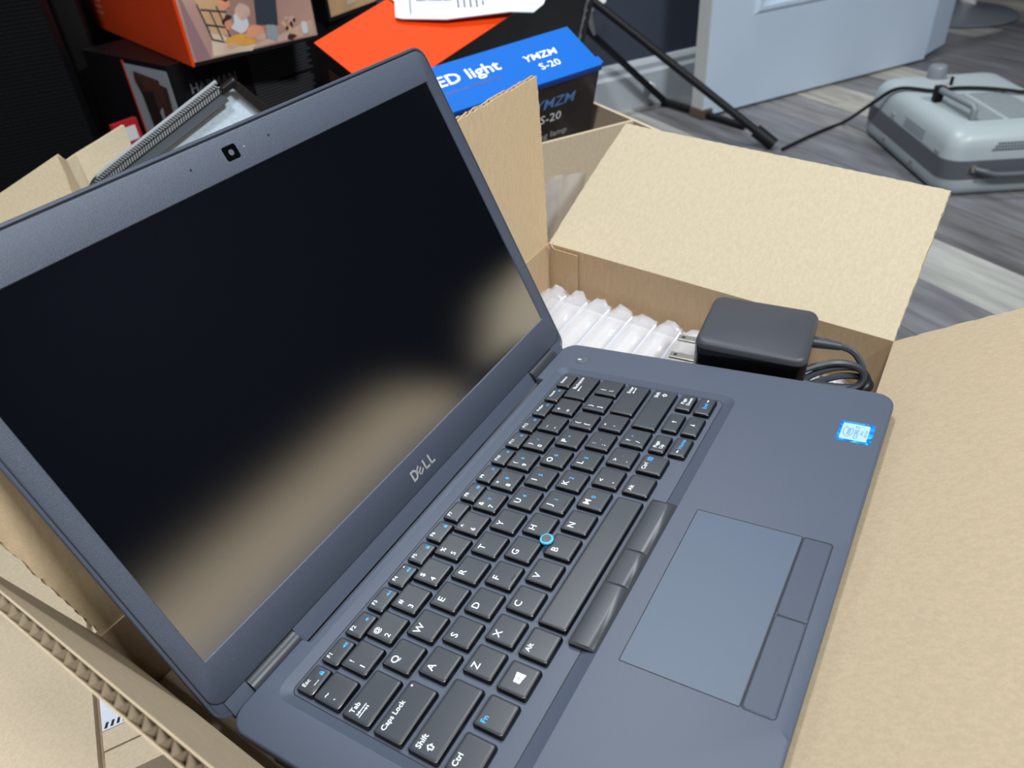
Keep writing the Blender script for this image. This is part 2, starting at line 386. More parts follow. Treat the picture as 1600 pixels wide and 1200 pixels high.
# left end of that carton: a bent flap standing up with a crumpled fold
G = []
prof2 = [(-262, 652, 40), (-232, 646, 52), (-176, 640, 78), (-168, 628, 74), (-160, 644, 74), (-136, 652, 80), (-112, 668, 84)]
for t in range(9):
    row = []
    for (u_, v_, z_) in prof2:
        zz = -60+(z_+60)*t/8; row.append(uv(u_+rnd.uniform(-1, 1), v_+rnd.uniform(-1.5, 1.5), zz+(rnd.uniform(-1.5, 1.5) if t == 8 else 0)))
    G.append(row)
obj('flap', panel(G, 3.5, torn=1.5, seed=31), KRAFT_EDGE, car2, True, True)

# third carton low on the left, square to the room
car3 = empty('shipping_carton', 'closed low cardboard carton at the lower left with a white striped label', 'cardboard box', tuple(uv(-480, 420, FLOOR)))
obj('body', obox(uv(-800, 146, FLOOR+1), U, Vv, Z, 588, 560, 176), KRAFT_C, car3, True)
obj('top_flap', obox(uv(-800, 146, -127), U, Vv, Z, 554, 560, 8), KRAFT_C, car3, True)
obj('top_flap', obox(uv(-243.5, 165, -127), U, Vv, Z, 31.5, 105, 4.5), KRAFT_C, car3, True)
obj('top_flap', obox(uv(-246.5, 271, -127), U, Vv, Z, 34.5, 435, 8), KRAFT_C, car3, True)
obj('top_flap', obox(uv(-243.5, 146, -127), U, Vv, Z, 31.5, 18.3, 3.6), KRAFT_C, car3, True)
WHITEPL = mat('white_label_plastic', srgb(206, 212, 224), .25, noise=60, namt=.05)
lb = obj('label', obox(uv(-243, 178, -122.4), U, Vv, Z, 31, 60, 0.6), WHITEPL, car3, True)
V, F = [], []
for k in range(9):
    u0 = -242+k*3.4; i = len(V)
    V += [uv(u0, 179, -121.7), uv(u0+1.7, 179, -121.7), uv(u0+3.0, 183, -121.7), uv(u0+1.3, 183, -121.7)]; F.append((i, i+1, i+2, i+3))
obj('stripes', (V, F), SEAM, lb, True)

# ------------------------------------------------------------------ air cushion sheet in the carton
air = empty('air_cushion', 'clear plastic air cushion with puffed rows under the laptop and charger', 'packaging', (250, 90, -62))
for k in range(12):
    yc = 214-k*22.4; xr = 349-(227-yc)*34/289-5
    loops = []; st = [(30, 1.7), (150, 1.7), (xr-62, 1.02), (xr-45, 1.0), (xr-26, .96), (xr-15, .80), (xr-8, .5), (xr-3, .18), (xr+1, .06)]
    r = random.Random(k)
    for (x, h) in st:
        lp = []
        for q in range(14):
            a = 2*math.pi*q/14; wob = max(0, 1-h)*2.2
            yy = yc+math.copysign(abs(math.cos(a))**.75, math.cos(a))*11.0*(1 if h > .3 else .96)
            zz = -50+math.sin(a)*11.2*(h if math.sin(a) > 0 else min(h, 1))+max(0, 1-h)*7*(.5+.5*math.cos((yy-yc)/11*math.pi))+r.uniform(-wob, wob)
            lp.append((x+r.uniform(-wob, wob)*.8, yy, zz))
        loops.append(lp)
    o = obj('air_chamber', loft(loops), FILM, air, True, True)
    obj('seal', rbox(35, yc-12.2, -50.4, xr-6, yc-10.4, -46.8, .5, .3, 2), FILM_EDGE, air, True)

# ------------------------------------------------------------------ laptop
Wm = Matrix(((0.99995, 0.0012, -0.00976), (0.0, 0.99248, 0.12241), (0.00983, -0.12241, 0.99243)))
lap = empty('laptop', 'open dark grey laptop with a blue pointing stick lying in the carton', 'laptop', (0, 0, 0), Wm)
X0, X1, Y0, Y1 = -101.8, 229.4, -74.2, 146.0
def base_loop(ins, z, notch=0.0, yin=0.0, bz=0.0, by=0.0):
    n = 6; L = rrect(X0+ins, Y0+ins, X1-ins, Y1-ins, max(11-ins, 1.5), n); out = []
    for i, (x, y) in enumerate(L):
        out.append((x, y, z))
        if i == n:               # back edge: the trough the lid turns in
            for xx, f in ((182.5, 0), (181.5, 1), (-52.0, 1), (-53.0, 0)):
                out.append((xx, Y1-ins-by*f, z-bz*f))
        if i == 3*(n+1)-1:       # front edge, after the front-left corner
            for xx, f in ((-6, 0), (-2, 1), (101.5, 1), (105.5, 0)):
                out.append((xx, Y0+ins+yin*f, z-notch*f))
    return out
L0 = base_loop(1.1, 0, 0, 4.2, 0, 5.0); L1 = base_loop(0.45, -0.25, 0.55, 0, 4.6, 5.1); L2 = base_loop(0.05, -1.0, 0.5, 0, 4.2, 3.0); L3 = base_loop(0, -3.2, .3, 0, 2.3)
L4 = base_loop(0.4, -6.5); L5 = base_loop(3.2, -10.5); L6 = base_loop(8, -12.8)
WO = rrect(-81.3, 10.3, 200.3, 136.2, 8, 6); WI = rrect(-76.2, 17.6, 196.6, 131.2, 4.0, 6)
def base_mesh():
    bm = bmesh.new()
    vo = [bm.verts.new(p) for p in L0]; vw = [bm.verts.new((x, y, 0)) for x, y in WO]
    es = [bm.edges.new((l[i], l[(i+1) % len(l)])) for l in (vo, vw) for i in range(len(l))]
    bmesh.ops.triangle_fill(bm, use_beauty=True, edges=es)
    V = [tuple(v.co) for v in bm.verts]; idx = {v: i for i, v in enumerate(bm.verts)}
    F = [tuple(idx[v] for v in f.verts) for f in bm.faces]; bm.free()
    a = loft([L0, L1, L2, L3, L4, L5, L6], False, True)
    wm = [(x, y, -0.45) for x, y in rrect(-80.4, 11.4, 199.6, 135.4, 7.4, 6)]
    b = loft([at(WO, 0), wm, at(WI, -2.4)], False, True)
    V, F = join((V, F), a, b)
    bm = bmesh.new(); vs = [bm.verts.new(p) for p in V]
    for f in F:
        try: bm.faces.new([vs[i] for i in f])
        except ValueError: pass
    bmesh.ops.remove_doubles(bm, verts=bm.verts, dist=0.01)
    bm.verts.index_update()
    V = [tuple(v.co) for v in bm.verts]; F = [tuple(v.index for v in f.verts) for f in bm.faces]; bm.free()
    return V, F
base = obj('base', base_mesh(), LAP, lap, smooth=True)
base.data.set_sharp_from_angle(angle=math.radians(13))
def ring(x0, y0, x1, y1, r, wd, z):
    a = rrect(x0, y0, x1, y1, r, 4); b = rrect(x0+wd, y0+wd, x1-wd, y1-wd, max(r-wd, .05), 4)
    return loft([at(a, z), at(b, z)], False, False)
obj('plate_seam', ring(-76.2, 17.6, 196.6, 131.2, 4.0, 0.5, -2.36), SEAM, base)
for y_ in (40, 64): obj('side_port', box(X0-0.1, y_+40, -7.6, X0+1.2, y_+52, -5.0), SEAM, base)
# touchpad
tp = obj('touchpad', rbox(0.25, -52.6, -0.3, 99.3, -0.2, 0.10, .5, .12, 2), PAD, lap)
obj('touchpad_seam', ring(-0.1, -53.2, 99.7, 0.15, .7, .4, 0.04), SEAM, tp)
for a, b, rr in ((0.3, 49.4, 0), (50.0, 99.2, 1)):
    x = a; o = obj('touchpad_button', loft([at(rrect(a, -66.8, b, -53.6, 1.6, 3), -.3), at(rrect(a, -66.8, b, -53.6, 1.6, 3), .05), at(rrect(a+.5, -66.3, b-.5, -54.1, 1.4, 3), .30)]), BTN, lap)
obj('button_seam', ring(-0.3, -67.3, 99.8, -53.1, 2.0, .45, 0.05), SEAM, tp); obj('button_gap', box(49.4, -67, -.2, 50.0, -53.2, 0.06), SEAM, tp)
# pointing-stick buttons in their notch
obj('notch', rbox(-1.0, 10.9, -2.38, 98.6, 24.9, 0.03, 1.0, .1, 3), SEAM, base)
for a, b, mid in ((0.0, 37.2, 0), (37.7, 60.2, 1), (60.7, 97.6, 0)):
    lp = []
    for x in (a, a+.4, b-.4, b):
        e = 0.35 if x in (a, b) else 0
        ys = [11.9, 12.2, 13.0, 16, 20, 23.2, 24.1, 24.3]; zs = [-.5, .2-e, .45-e, .55-e, .40-e, .15-e, -.05-e, -.6]
        if mid: zs = [-.5, .3-e, .6-e, .55-e, .3-e, .05-e, -.1-e, -.6]
        lp.append([(x, y, z) for y, z in zip(ys, zs)]+[(x, 24.3, -1.5), (x, 11.9, -1.5)])
    obj('pointing_button', loft(lp), KEYTOP, lap, smooth=True)
# power button
pb = obj('power_button', loft([at([(x+211.6, y+124.4) for x, y in rrect(-4.6, -4.6, 4.6, 4.6, 4.59, 6)], -.2), at([(x+211.6, y+124.4) for x, y in rrect(-4.6, -4.6, 4.6, 4.6, 4.59, 6)], .06), at([(x+211.6, y+124.4) for x, y in rrect(-4.3, -4.3, 4.3, 4.3, 4.29, 6)], .12)]), LAPD, lap)
obj('button_ring', ring(211.6-4.9, 124.4-4.9, 211.6+4.9, 124.4+4.9, 4.89, .4, .05), SEAM, pb)
obj('indicator', rbox(211.2, 125.4, .1, 212.0, 128.2, .16, .2, .02, 2), INKW, pb)
# keys ------------------------------------------------------------
def icon(kind):
    if kind == 'lock': return join(poly([(-1, -1.1), (1, -1.1), (1, .3), (-1, .3)]), ring(-.75, -.2, .75, 1.3, .7, .3, 0))
    if kind in ('mute', 'vol1', 'vol2', 'mic'):
        v = [poly([(-1.6, -.4), (-1, -.4), (-.2, -1), (-.2, 1), (-1, .4), (-1.6, .4)])]
        for i in range({'mute': 1, 'vol1': 1, 'vol2': 3, 'mic': 2}[kind]): v.append(poly([(.2+i*.55, -.5-i*.2), (.45+i*.55, -.5-i*.2), (.45+i*.55, .5+i*.2), (.2+i*.55, .5+i*.2)]))
        if kind in ('mute', 'mic'): v.append(poly([(.3, -.8), (.6, -.9), (1.5, .8), (1.2, .9)])); v.append(poly([(1.2, -.9), (1.5, -.8), (.6, .9), (.3, .8)]))
        return join(*v)
    if kind == 'scr': return join(ring(-1.3, -.9, 1.3, .9, .2, .3, 0), poly([(-.6, -.4), (.6, -.4), (.6, .4), (-.6, .4)]))
    if kind == 'sun':
        v = [poly([(.6*math.cos(a), .6*math.sin(a)) for a in [i*math.pi/4 for i in range(8)]])]
        for i in range(8):
            a = i*math.pi/4; c, s = math.cos(a), math.sin(a); v.append(poly([(.85*c-.12*s, .85*s+.12*c), (.85*c+.12*s, .85*s-.12*c), (1.3*c+.12*s, 1.3*s-.12*c), (1.3*c-.12*s, 1.3*s+.12*c)]))
        return join(*v)
    if kind == 'find': return join(ring(-.6, -.3, 1, 1.3, .79, .32, 0), poly([(-.5, -.1), (-1.2, -.9), (-.95, -1.1), (-.2, -.3)]))
    if kind == 'moon': return poly([(.9*math.cos(a), .9*math.sin(a)) for a in [math.radians(40+i*28) for i in range(11)]]+[(.5, -.1), (.1, .1), (0, .5)])
    if kind == 'wifi': return join(*[ring(-.4-i*.35, -.9, .4+i*.35, -.6+i*.6, .2, .2, 0) for i in range(3)])
    if kind == 'menu': return join(ring(-1.5, -1.4, 1.5, 1.4, .3, .35, 0), *[poly([(-.9, y-.13), (.9, y-.13), (.9, y+.13), (-.9, y+.13)]) for y in (-.6, 0, .6)])
    if kind == 'win': return join(*[poly(q) for q in ([(-2.3, .15), (-.25, .15), (-.25, 1.95), (-2.3, 1.6)], [(0, .15), (2.6, .15), (2.6, 2.4), (0, 2.0)], [(-2.3, -.1), (-.25, -.1), (-.25, -1.9), (-2.3, -1.6)], [(0, -.1), (2.6, -.1), (2.6, -2.4), (0, -1.95)])])
    if kind == 'dot': return poly([(.5*math.cos(i*math.pi/5), .5*math.sin(i*math.pi/5)) for i in range(10)])
    if kind == 'barw': return poly([(-1.6, -.14), (1.6, -.14), (1.6, .14), (-1.6, .14)])
    if kind == 'bump': return rbox(-1.7, -.2, 0, 1.7, .2, .3, .18, .08, 2)
    arrow = lambda: poly([(-1.5, -.18), (.1, -.18), (.1, -.75), (1.3, 0), (.1, .75), (.1, .18), (-1.5, .18)])
    if kind == 'right': return arrow()
    if kind == 'left': return shift(arrow(), 0, 0, rot=math.pi)
    if kind == 'up': return shift(arrow(), 0, 0, rot=math.pi/2)
    if kind == 'down': return shift(arrow(), 0, 0, rot=-math.pi/2)
    if kind == 'longleft': return join(poly([(-2.6, 0), (-1.4, .75), (-1.4, .2), (3.2, .2), (3.2, -.2), (-1.4, -.2), (-1.4, -.75)]))
    if kind == 'entarr': return join(icon('longleft'), poly([(2.8, .2), (3.2, .2), (3.2, 1.1), (2.8, 1.1)]))
    if kind == 'tabs': return join(shift(icon('longleft'), .4, .75), poly([(-2.7, .1), (-2.3, .1), (-2.3, 1.4), (-2.7, 1.4)]), shift(icon('longleft'), -.1, -.75, rot=math.pi), poly([(2.7, -.1), (3.1, -.1), (3.1, -1.4), (2.7, -1.4)]))
    if kind == 'shift':
        o = [(0, 1.9), (1.9, 0), (.95, 0), (.95, -1.5), (-.95, -1.5), (-.95, 0), (-1.9, 0)]
        i = [(0, 1.25), (.95, .38), (.5, .38), (.5, -1.08), (-.5, -1.08), (-.5, .38), (-.95, .38)]
        return loft([at(o, 0), at(i, 0)], False, False)
TXT = {}
def tx(s, size, bold=.06):
    k = (s, size, bold)
    if k not in TXT: TXT[k] = text(s, size, bold)
    return TXT[k]
KM = {}
def keymesh(wd, hg):
    k = (round(wd, 1), round(hg, 1))
    if k in KM: return KM[k]
    q = lambda d, r: rrect(-wd/2+d, -hg/2+d, wd/2-d, hg/2-d, r, 3)
    v, f = loft([at(q(-.95, 1.3), -2.38), at(q(-.8, 1.2), -.6), at(q(-.35, 1.1), -.02), at(q(.05, 1.0), .22), at(q(.9, .8), .25)], False, True)
    n = 16; fm = [1]*(n*2)+[0]*(n*2)+[0]
    o = obj('key', (v, f), [KEYTOP, KEYSIDE], lap, smooth=True, fm=fm); KM[k] = o.data
    bpy.data.objects.remove(o); return KM[k]
def key(x0, x1, y0, y1, marks):
    cx, cy = (x0+x1)/2, (y0+y1)/2
    o = bpy.data.objects.new('key', keymesh(x1-x0, y1-y0)); C.objects.link(o); o.parent = lap; o.location = (cx*MM, cy*MM, 0)
    MAT4[o.name] = MAT4[lap.name]
    Vs, Fs, fm = [], [], []
    for mk in marks:
        s, dx, dy, size, col = mk
        g = shift(icon(s[1:]), 0, 0) if s.startswith('#') and len(s) > 1 else tx(s, size*1.14, .035 if size > 2.2 else .02)
        if s.startswith('#') and len(s) > 1: g = ([(p[0]*size, p[1]*size, p[2]) for p in g[0]], g[1])
        xs = [p[0] for p in g[0]]
        if isinstance(dx, str):
            dx = (-(x1-x0)/2+1.7-min(xs)) if dx == 'L' else ((x1-x0)/2-1.6-max(xs))
        g = shift(g, dx, dy, .285); k = len(Vs); Vs += g[0]; Fs += [tuple(i+k for i in q) for q in g[1]]; fm += [col]*len(g[1])
    if Vs:
        l = obj('legend', (Vs, Fs), [INKW, INKB, KEYTOP], o, fm=fm)
W_, B_ = 0, 1
p = 18.766; hw = 7.15
def rowkeys(y0, y1, xc, chars):
    for i, ch in enumerate(chars):
        x = xc+i*p; key(x-hw, x+hw, y0, y1, ch)
# function row
fp = 16.82; fn = [('Esc', 'lock'), ('F1', 'mute'), ('F2', 'vol1'), ('F3', 'vol2'), ('F4', 'mic'), ('F5', 'lock'), ('F6', 'lock'), ('F7', None), ('F8', 'scr'), ('F9', 'find'), ('F10', 'sun'), ('F11', 'sun'), ('F12', 'sun'), ('PrtScr', 'wifi'), ('Insert', 'moon'), ('Delete', None)]
for i, (t, ic) in enumerate(fn):
    x = -66.9+i*fp; mk = [(t, 'L' if len(t) < 6 else -0.2, 2.4, 2.0 if len(t) < 4 else 1.75, W_)]
    if ic: mk.append(('#'+ic, 4.2, -.9, .95, B_))
    if t == 'Esc': mk.append(('#barw', -.8, -2.2, 1, W_))
    if t == 'F4': mk.append(('#dot', 4.6, 2.8, .9, W_))
    key(x-6.55, x+6.55, 118.8, 127.4, mk)
num = [('!', '1', None), ('@', '2', None), ('#', '3', None), ('$', '4', None), ('%', '5', None), ('^', '6', None), ('&', '7', '7'), ('*', '8', '8'), ('(', '9', '9'), (')', '0', '/'), ('_', '-', None), ('+', '=', None)]
key(-73.4, -59.4, 102.4, 116.6, [('~', -4, 2.6, 2.8, W_), ('`', -4, -3.6, 2.8, W_)])
rowkeys(102.4, 116.6, -47.6, [[(a, -4, 3.6, 2.6, W_), (b, -4, -3.1, 2.7, W_)]+([(c, .9, .6, 2.3, B_)] if c else []) for a, b, c in num])
key(169.0, 193.0, 102.4, 116.6, [('Backspace', 'R', 4.2, 2.1, W_), ('#longleft', -2.2, .6, 1, W_)])
L1_ = lambda s, c=None: [(s, -3.4, 3.0, 3.4, W_)]+([(c, 1.2, 1.2, 2.4, B_)] if c else [])
key(-73.8, -50.4, 84.2, 98.4, [('Tab', 'L', 4.0, 2.3, W_), ('#tabs', -7.0, -.2, 1, W_)])
rowkeys(84.2, 98.4, -38.6, [L1_('Q'), L1_('W'), L1_('E'), L1_('R'), L1_('T'), L1_('Y'), L1_('U', '4'), L1_('I', '5'), L1_('O', '6'), L1_('P', '*'), [('{', -3.4, 3.4, 2.6, W_), ('[', -3.4, -2.8, 2.6, W_)], [('}', -3.4, 3.4, 2.6, W_), (']', -3.4, -2.8, 2.6, W_)]])
key(178.4, 193.4, 84.2, 98.4, [('|', -3.2, 3.4, 2.6, W_), ('\\', -3.2, -2.8, 2.6, W_)])
key(-74.0, -47.6, 65.9, 79.8, [('Caps Lock', 'L', 4.2, 2.25, W_), ('#dot', 11.2, 5.3, 1, W_)])
bumpk = ('#bump', 0, -5.2, 1, 2)
rowkeys(65.9, 79.8, -34.75, [L1_('A'), L1_('S'), L1_('D'), L1_('F')+[bumpk], L1_('G'), L1_('H'), L1_('J', '1')+[bumpk], L1_('K', '2'), L1_('L', '3'), [(':', -3.4, 3.4, 2.6, W_), (';', -3.4, -2.8, 2.6, W_), ('-', .8, .8, 2, B_)], [('"', -3.4, 3.4, 2.6, W_), ("'", -3.4, -2.8, 2.6, W_)]])
key(163.2, 193.0, 65.9, 79.8, [('Enter', 'R', 4.2, 2.1, W_), ('#entarr', 9.2, 1.2, 1, W_)])
key(-73.6, -38.2, 47.2, 61.2, [('Shift', 'L', 3.9, 2.4, W_), ('#shift', -13.4, -1.2, 1, W_)])
rowkeys(47.2, 61.2, -25.47, [L1_('Z'), L1_('X'), L1_('C'), L1_('V'), L1_('B'), L1_('N'), L1_('M', '0'), [('<', -3.4, 3.4, 2.6, W_), (',', -3.4, -2.8, 2.6, W_)], [('>', -3.4, 3.4, 2.6, W_), ('.', -3.4, -2.8, 2.6, W_), ('.', .8, .8, 2, B_)], [('?', -3.4, 3.4, 2.6, W_), ('/', -3.4, -2.8, 2.6, W_), ('+', .8, 2.4, 2, B_)]])
key(154.2, 192.4, 47.2, 61.2, [('Shift', 'R', 4.4, 2.1, W_), ('#shift', 15.4, -.4, .95, W_)])
by0, by1 = 28.8, 42.4
key(-73.2, -57.0, by0, by1, [('Ctrl', 'L', 4.2, 2.3, W_)])
key(-52.3, -38.0, by0, by1, [('Fn', 'L', 3.6, 2.4, B_)])
key(-33.5, -19.3, by0, by1, [('#win', 0, 0, 1, W_)])
key(-14.6, 0.2, by0, by1, [('Alt', 'L', 4.0, 2.3, W_)])
key(4.0, 93.4, by0, by1, [])
key(98.6, 112.9, by0, by1, [('Alt', 'L', 3.8, 2.2, W_)])
key(117.4, 131.4, by0, by1, [('Ctrl', 'L', 3.8, 2.2, W_), ('#menu', 4.0, 3.0, 1, B_)])
key(136.0, 150.4, 34.3, 42.6, [('Page', -1.4, 1.9, 2.0, W_), ('Up', -2.4, -1.6, 2.0, W_)])
key(156.3, 172.5, 34.3, 42.6, [('#up', .5, 0, 1.1, W_)])
key(178.6, 193.0, 34.3, 42.6, [('Page', .6, 1.8, 2.0, W_), ('Down', 1.2, -1.7, 2.0, W_)])
key(136.4, 151.8, 22.0, 30.6, [('#left', -4.6, .2, .95, W_), ('Home', 2.4, .2, 2.2, B_)])
key(156.4, 172.8, 22.0, 30.6, [('#down', .5, .2, 1.1, W_)])
key(177.8, 193.2, 22.0, 30.6, [('End', -.2, -.2, 2.2, B_), ('#right', 5.2, -.2, .95, W_)])
# pointing stick
ps = obj('pointing_stick', loft([at([(x+49.8, y+63.6) for x, y in rrect(-q, -q, q, q, q*.99, 6)], z) for q, z in ((2.2, -2.35), (2.2, -.2), (3.0, .3), (3.6, .9), (3.75, 1.5), (3.6, 2.0), (3.0, 2.2))]), mat('stick_blue', srgb(58, 168, 214), .5), lap, smooth=True)
obj('stick_cap', loft([at([(x+49.8, y+63.6) for x, y in rrect(-q, -q, q, q, q*.99, 6)], z) for q, z in ((2.6, 2.15), (2.5, 2.5), (1.8, 2.62))]), mat('stick_grip', srgb(96, 100, 104), .8, noise=2200, namt=.5, bump=.9, bscale=2200), ps)
# processor sticker
HOLO = mat('sticker_blue_foil', srgb(20, 120, 205), .25, metal=.4)
nt = HOLO.node_tree; b = nt.nodes['Principled BSDF']; tc = nt.nodes.new('ShaderNodeTexCoord'); vo = nt.nodes.new('ShaderNodeTexVoronoi'); vo.inputs['Scale'].default_value = 420
nt.links.new(tc.outputs['Object'], vo.inputs['Vector']); rp = nt.nodes.new('ShaderNodeValToRGB'); nt.links.new(vo.outputs['Color'], rp.inputs[0]); nt.links.new(rp.outputs[0], b.inputs['Base Color'])
rp.color_ramp.elements[0].color = srgb(14, 70, 180); rp.color_ramp.elements[1].color = srgb(70, 226, 205); e = rp.color_ramp.elements.new(.55); e.color = srgb(20, 140, 220)
st = obj('processor_sticker', rbox(178.4, -68.8, .0, 196.6, -50.6, .14, 1.0, .04, 3), HOLO, lap)
obj('sticker_face', rbox(180.2, -66.4, .12, 194.8, -52.2, .18, .8, .02, 3), mat('sticker_silver', srgb(150, 182, 200), .6, spec=.2), st)
SK = [shift(text('intel', 2.6, .06), 187.5, -55.9, .21), shift(text('CORE i7', 2.3, .05), 187.5, -60.2, .21), shift(text('vPro', 1.5, .03), 187.5, -62.9, .21), shift(text('8th Gen', 1.3, .02), 187.5, -65.0, .21)]
oo = [(187.5+5.0*math.cos(a), -55.9+2.7*math.sin(a)) for a in [math.radians(20+i*18) for i in range(18)]]; oi = [(187.5+4.6*math.cos(a), -55.9+2.35*math.sin(a)) for a in [math.radians(20+i*18) for i in range(18)]]
SK.append(loft([at(oo, .21), at(oi, .21)], False, False, closed=False))
obj('sticker_print', join(*SK), mat('sticker_ink', srgb(88, 118, 150), .5), st)

# lid: local frame u (x), v (up the lid), n (toward the user)
TT = math.radians(108.66); S0 = Vector((-90.96, 158.34, 24.50)); LU = Vector((1, 0, 0)); LV = Vector((0, -math.cos(TT), math.sin(TT))); LN = LU.cross(LV)*1.0
def lidp(vf): return [S0+LU*q[0]+LV*q[1]+LN*q[2] for q in vf[0]], vf[1]
u0, u1, v0, v1 = -11.4, 321.9, -30.5, 197.0
q = lambda d, r=9: rrect(u0+d, v0+d, u1-d, v1-d, max(r-d, .5), 6)
lidshell = obj('lid', lidp(loft([at(q(3.4), -.75), at(q(2.2), -.75), at(q(1.5), -.1), at(q(1.0), -.1), at(q(.3), -.35), at(q(0), -1.2), at(q(.3), -4), at(q(2.2), -6.2), at(q(6), -7.0)])), LAP, lap, smooth=True)
LIDM = MAT4[lap.name]
MAT4[lidshell.name] = LIDM
def bezel():
    o = [(x, max(y, -23.4)) if False else (x, y) for x, y in rrect(u0+2.0, -21.6, u1-2.0, v1-2.6, 7.5, 6)]
    i = rrect(-.6, -.6, 311.0, 175.6, .6, 6)
    o2 = rrect(u0+2.7, -20.9, u1-2.7, v1-3.3, 7.0, 6); i2 = rrect(-.2, -.2, 310.6, 175.2, .5, 6)
    return loft([at(o, -.05), at(o2, .55), at(i, .55), at(i2, -.25)], False, False)
obj('bezel', lidp(bezel()), LAPD, lidshell, smooth=True)
obj('bezel_seam', lidp(ring(u0+1.6, -22.0, u1-1.6, v1-2.2, 7.8, .45, .0)), SEAM, lidshell)
obj('display_panel', lidp(rbox(-.6, -.6, -.6, 311.0, 175.6, -.22, .4, .02, 1)), SCREEN, lidshell)
# lip below the bezel: end pieces and the long middle strip, turned up toward the light
def lip(a, b, rl=0, rr=0):
    n = 5; top, bot, back = [], [], []
    for i in range(n+1):
        x = a+(b-a)*i/n
        top.append((x, -21.7, .45)); bot.append((x, -31.4, 2.0)); back.append((x, -32.6, -2.5))
    lo = [[t, m_, k_, (t[0], -22, -4)] for t, m_, k_ in zip(top, bot, back)]
    return loft(lo)
obj('hinge_cover', lidp(lip(39.0, 272.0)), LAP, lidshell)
for a, b in ((u0+6.5, 7.6), (303.9, u1-6.5)): obj('hinge_cover', lidp(lip(a, b)), LAP, lidshell)
for a, b in ((8.0, 38.4), (272.6, 303.4)):
    h = obj('hinge', lidp(tube([(a, -27.2, -1.2), (b, -27.2, -1.2)], 5.2, 28)), HINGE, lap, smooth=True)
    ya = [(S0+LU*x+LV*-27.2+LN*-1.2) for x in (a, b)]
    yy, zz = ya[0].y, ya[0].z
    obj('hinge_block', loft([[(x, yy-5.0, zz+.8), (x, yy-9.5, -.2), (x, yy-9.5, -4), (x, yy+3, -6)] for x in (ya[0].x, ya[1].x)]), LAPD, h)
    obj('hinge_recess_shade', lidp(box(a-.5, -31.8, -.3, b+.5, -22.6, .15)), SEAM, lidshell)  # black slab stands for the shadow inside the hinge cutout
wc = obj('webcam', lidp(rbox(153.8-4.3, 185.4-3.6, .4, 153.8+4.3, 185.4+3.6, .62, 1.2, .05, 4)), GLASSBLK, lidshell)
obj('webcam_lens', lidp(cyl((153.8, 185.4, .6), 1.5, .15, 16)), mat('lens_glint', srgb(96, 100, 108), .15), wc)
for x in (128.9, 179.2): obj('microphone_hole', lidp(cyl((x, 185.6, .4), .65, .2, 10)), SEAM, lidshell)
obj('camera_light', lidp(cyl((162.4, 185.6, .4), .6, .2, 10)), INKG, lidshell)
def dl():
    t = 1.25; H = 6.6
    D = loft([at([(0, 0), (3.1, 0), (4.9, 1.5), (5.2, 3.3), (4.9, 5.1), (3.1, H), (0, H)], 0), at([(t, t), (2.7, t), (3.7, 2.1), (3.9, 3.3), (3.7, 4.5), (2.7, H-t), (t, H-t)], 0)], False, False)
    E_ = [poly([(0, 0), (1.1, 0), (1.1, 5.4), (0, 5.4)])]+[poly([(0, y), (4.3, y), (4.3, y+1.0), (0, y+1.0)]) for y in (0, 2.2, 4.4)]
    E_ = shift(join(*E_), 7.2, -.4, rot=math.radians(36))
    L = lambda x: join(poly([(x, 0), (x+t, 0), (x+t, H), (x, H)]), poly([(x, 0), (x+4.1, 0), (x+4.1, t), (x, t)]))
    return shift(join(D, E_, L(11.6), L(16.8)), 0, -H/2)
obj('maker_logo', lidp(shift(dl(), 144.6, -12.2, .62)), SILVER, lidshell)

# ------------------------------------------------------------------ charger with its cord
e1 = Vector((0.1, -0.995, 0)).normalized(); e2 = Vector((e1.y*-1, e1.x, 0)); e2 = Vector((0.995, 0.1, 0))
chg = empty('power_adapter', 'black square wall charger with two prongs beside the laptop', 'charger', (272, 20, -38), frame_of(e2, -e1, Z))
q = lambda d, r=8: rrect(-34+d, -36.5+d, 31-d, 36-d, max(r-d, .5), 6)
body = loft([at(q(3), 0), at(q(.8), 1.5), at(q(.8), 11.0), at(q(1.6), 11.6), at(q(1.6), 12.6), at(q(.5), 13.2), at(q(0), 38), at(q(0), 42), at(q(.3), 43)], True, False)
bd = obj('body', body, BLACKGL, chg, smooth=True)
obj('top_cover', loft([at(q(0), 43), at(q(.3), 45.6), at(q(1.6), 47.6), at(q(3.4), 48.2)], True, True), BLACKPL, chg, smooth=True)
for x in (-17, 6):
    pr_ = obj('prong', rbox(x-3, 35.5, 20, x+3.6, 55, 22.0, .3, .3, 2), STEEL, chg)
    obj('prong_hole', cyl((x+.3, 51.2, 22.02), 1.4, .06, 12), SEAM, pr_)
e = obj('strain_relief', tube([(14, -36, 33), (14, -44, 33.4), (14.5, -54, 33)], [4.2, 3.8, 2.8], 12), CORD, chg, smooth=True)
cp = [(291.0, -27, -4.8), (291.9, -33, -5.0), (291.8, -42, -8), (288, -50, -18), (282, -48, -27), (270, -30, -24), (262, -18, -20), (261, -12, -19), (266, -16, -13), (274, -30, -8), (281, -42, -10), (285, -50, -17), (281, -50, -25), (270, -34, -29), (262, -18, -27), (264, -14, -23), (274, -28, -14), (284, -44, -14), (291, -52, -22), (287, -54, -30), (274, -36, -33), (264, -20, -32), (268, -20, -26), (280, -38, -20), (292, -52, -26), (292, -56, -33), (280, -44, -36)]
obj('cord', tube(smoothpath([Vector(c)-Vector((0, 0, 0)) for c in cp], 6), 2.35, 8), CORD, chg, True, True)

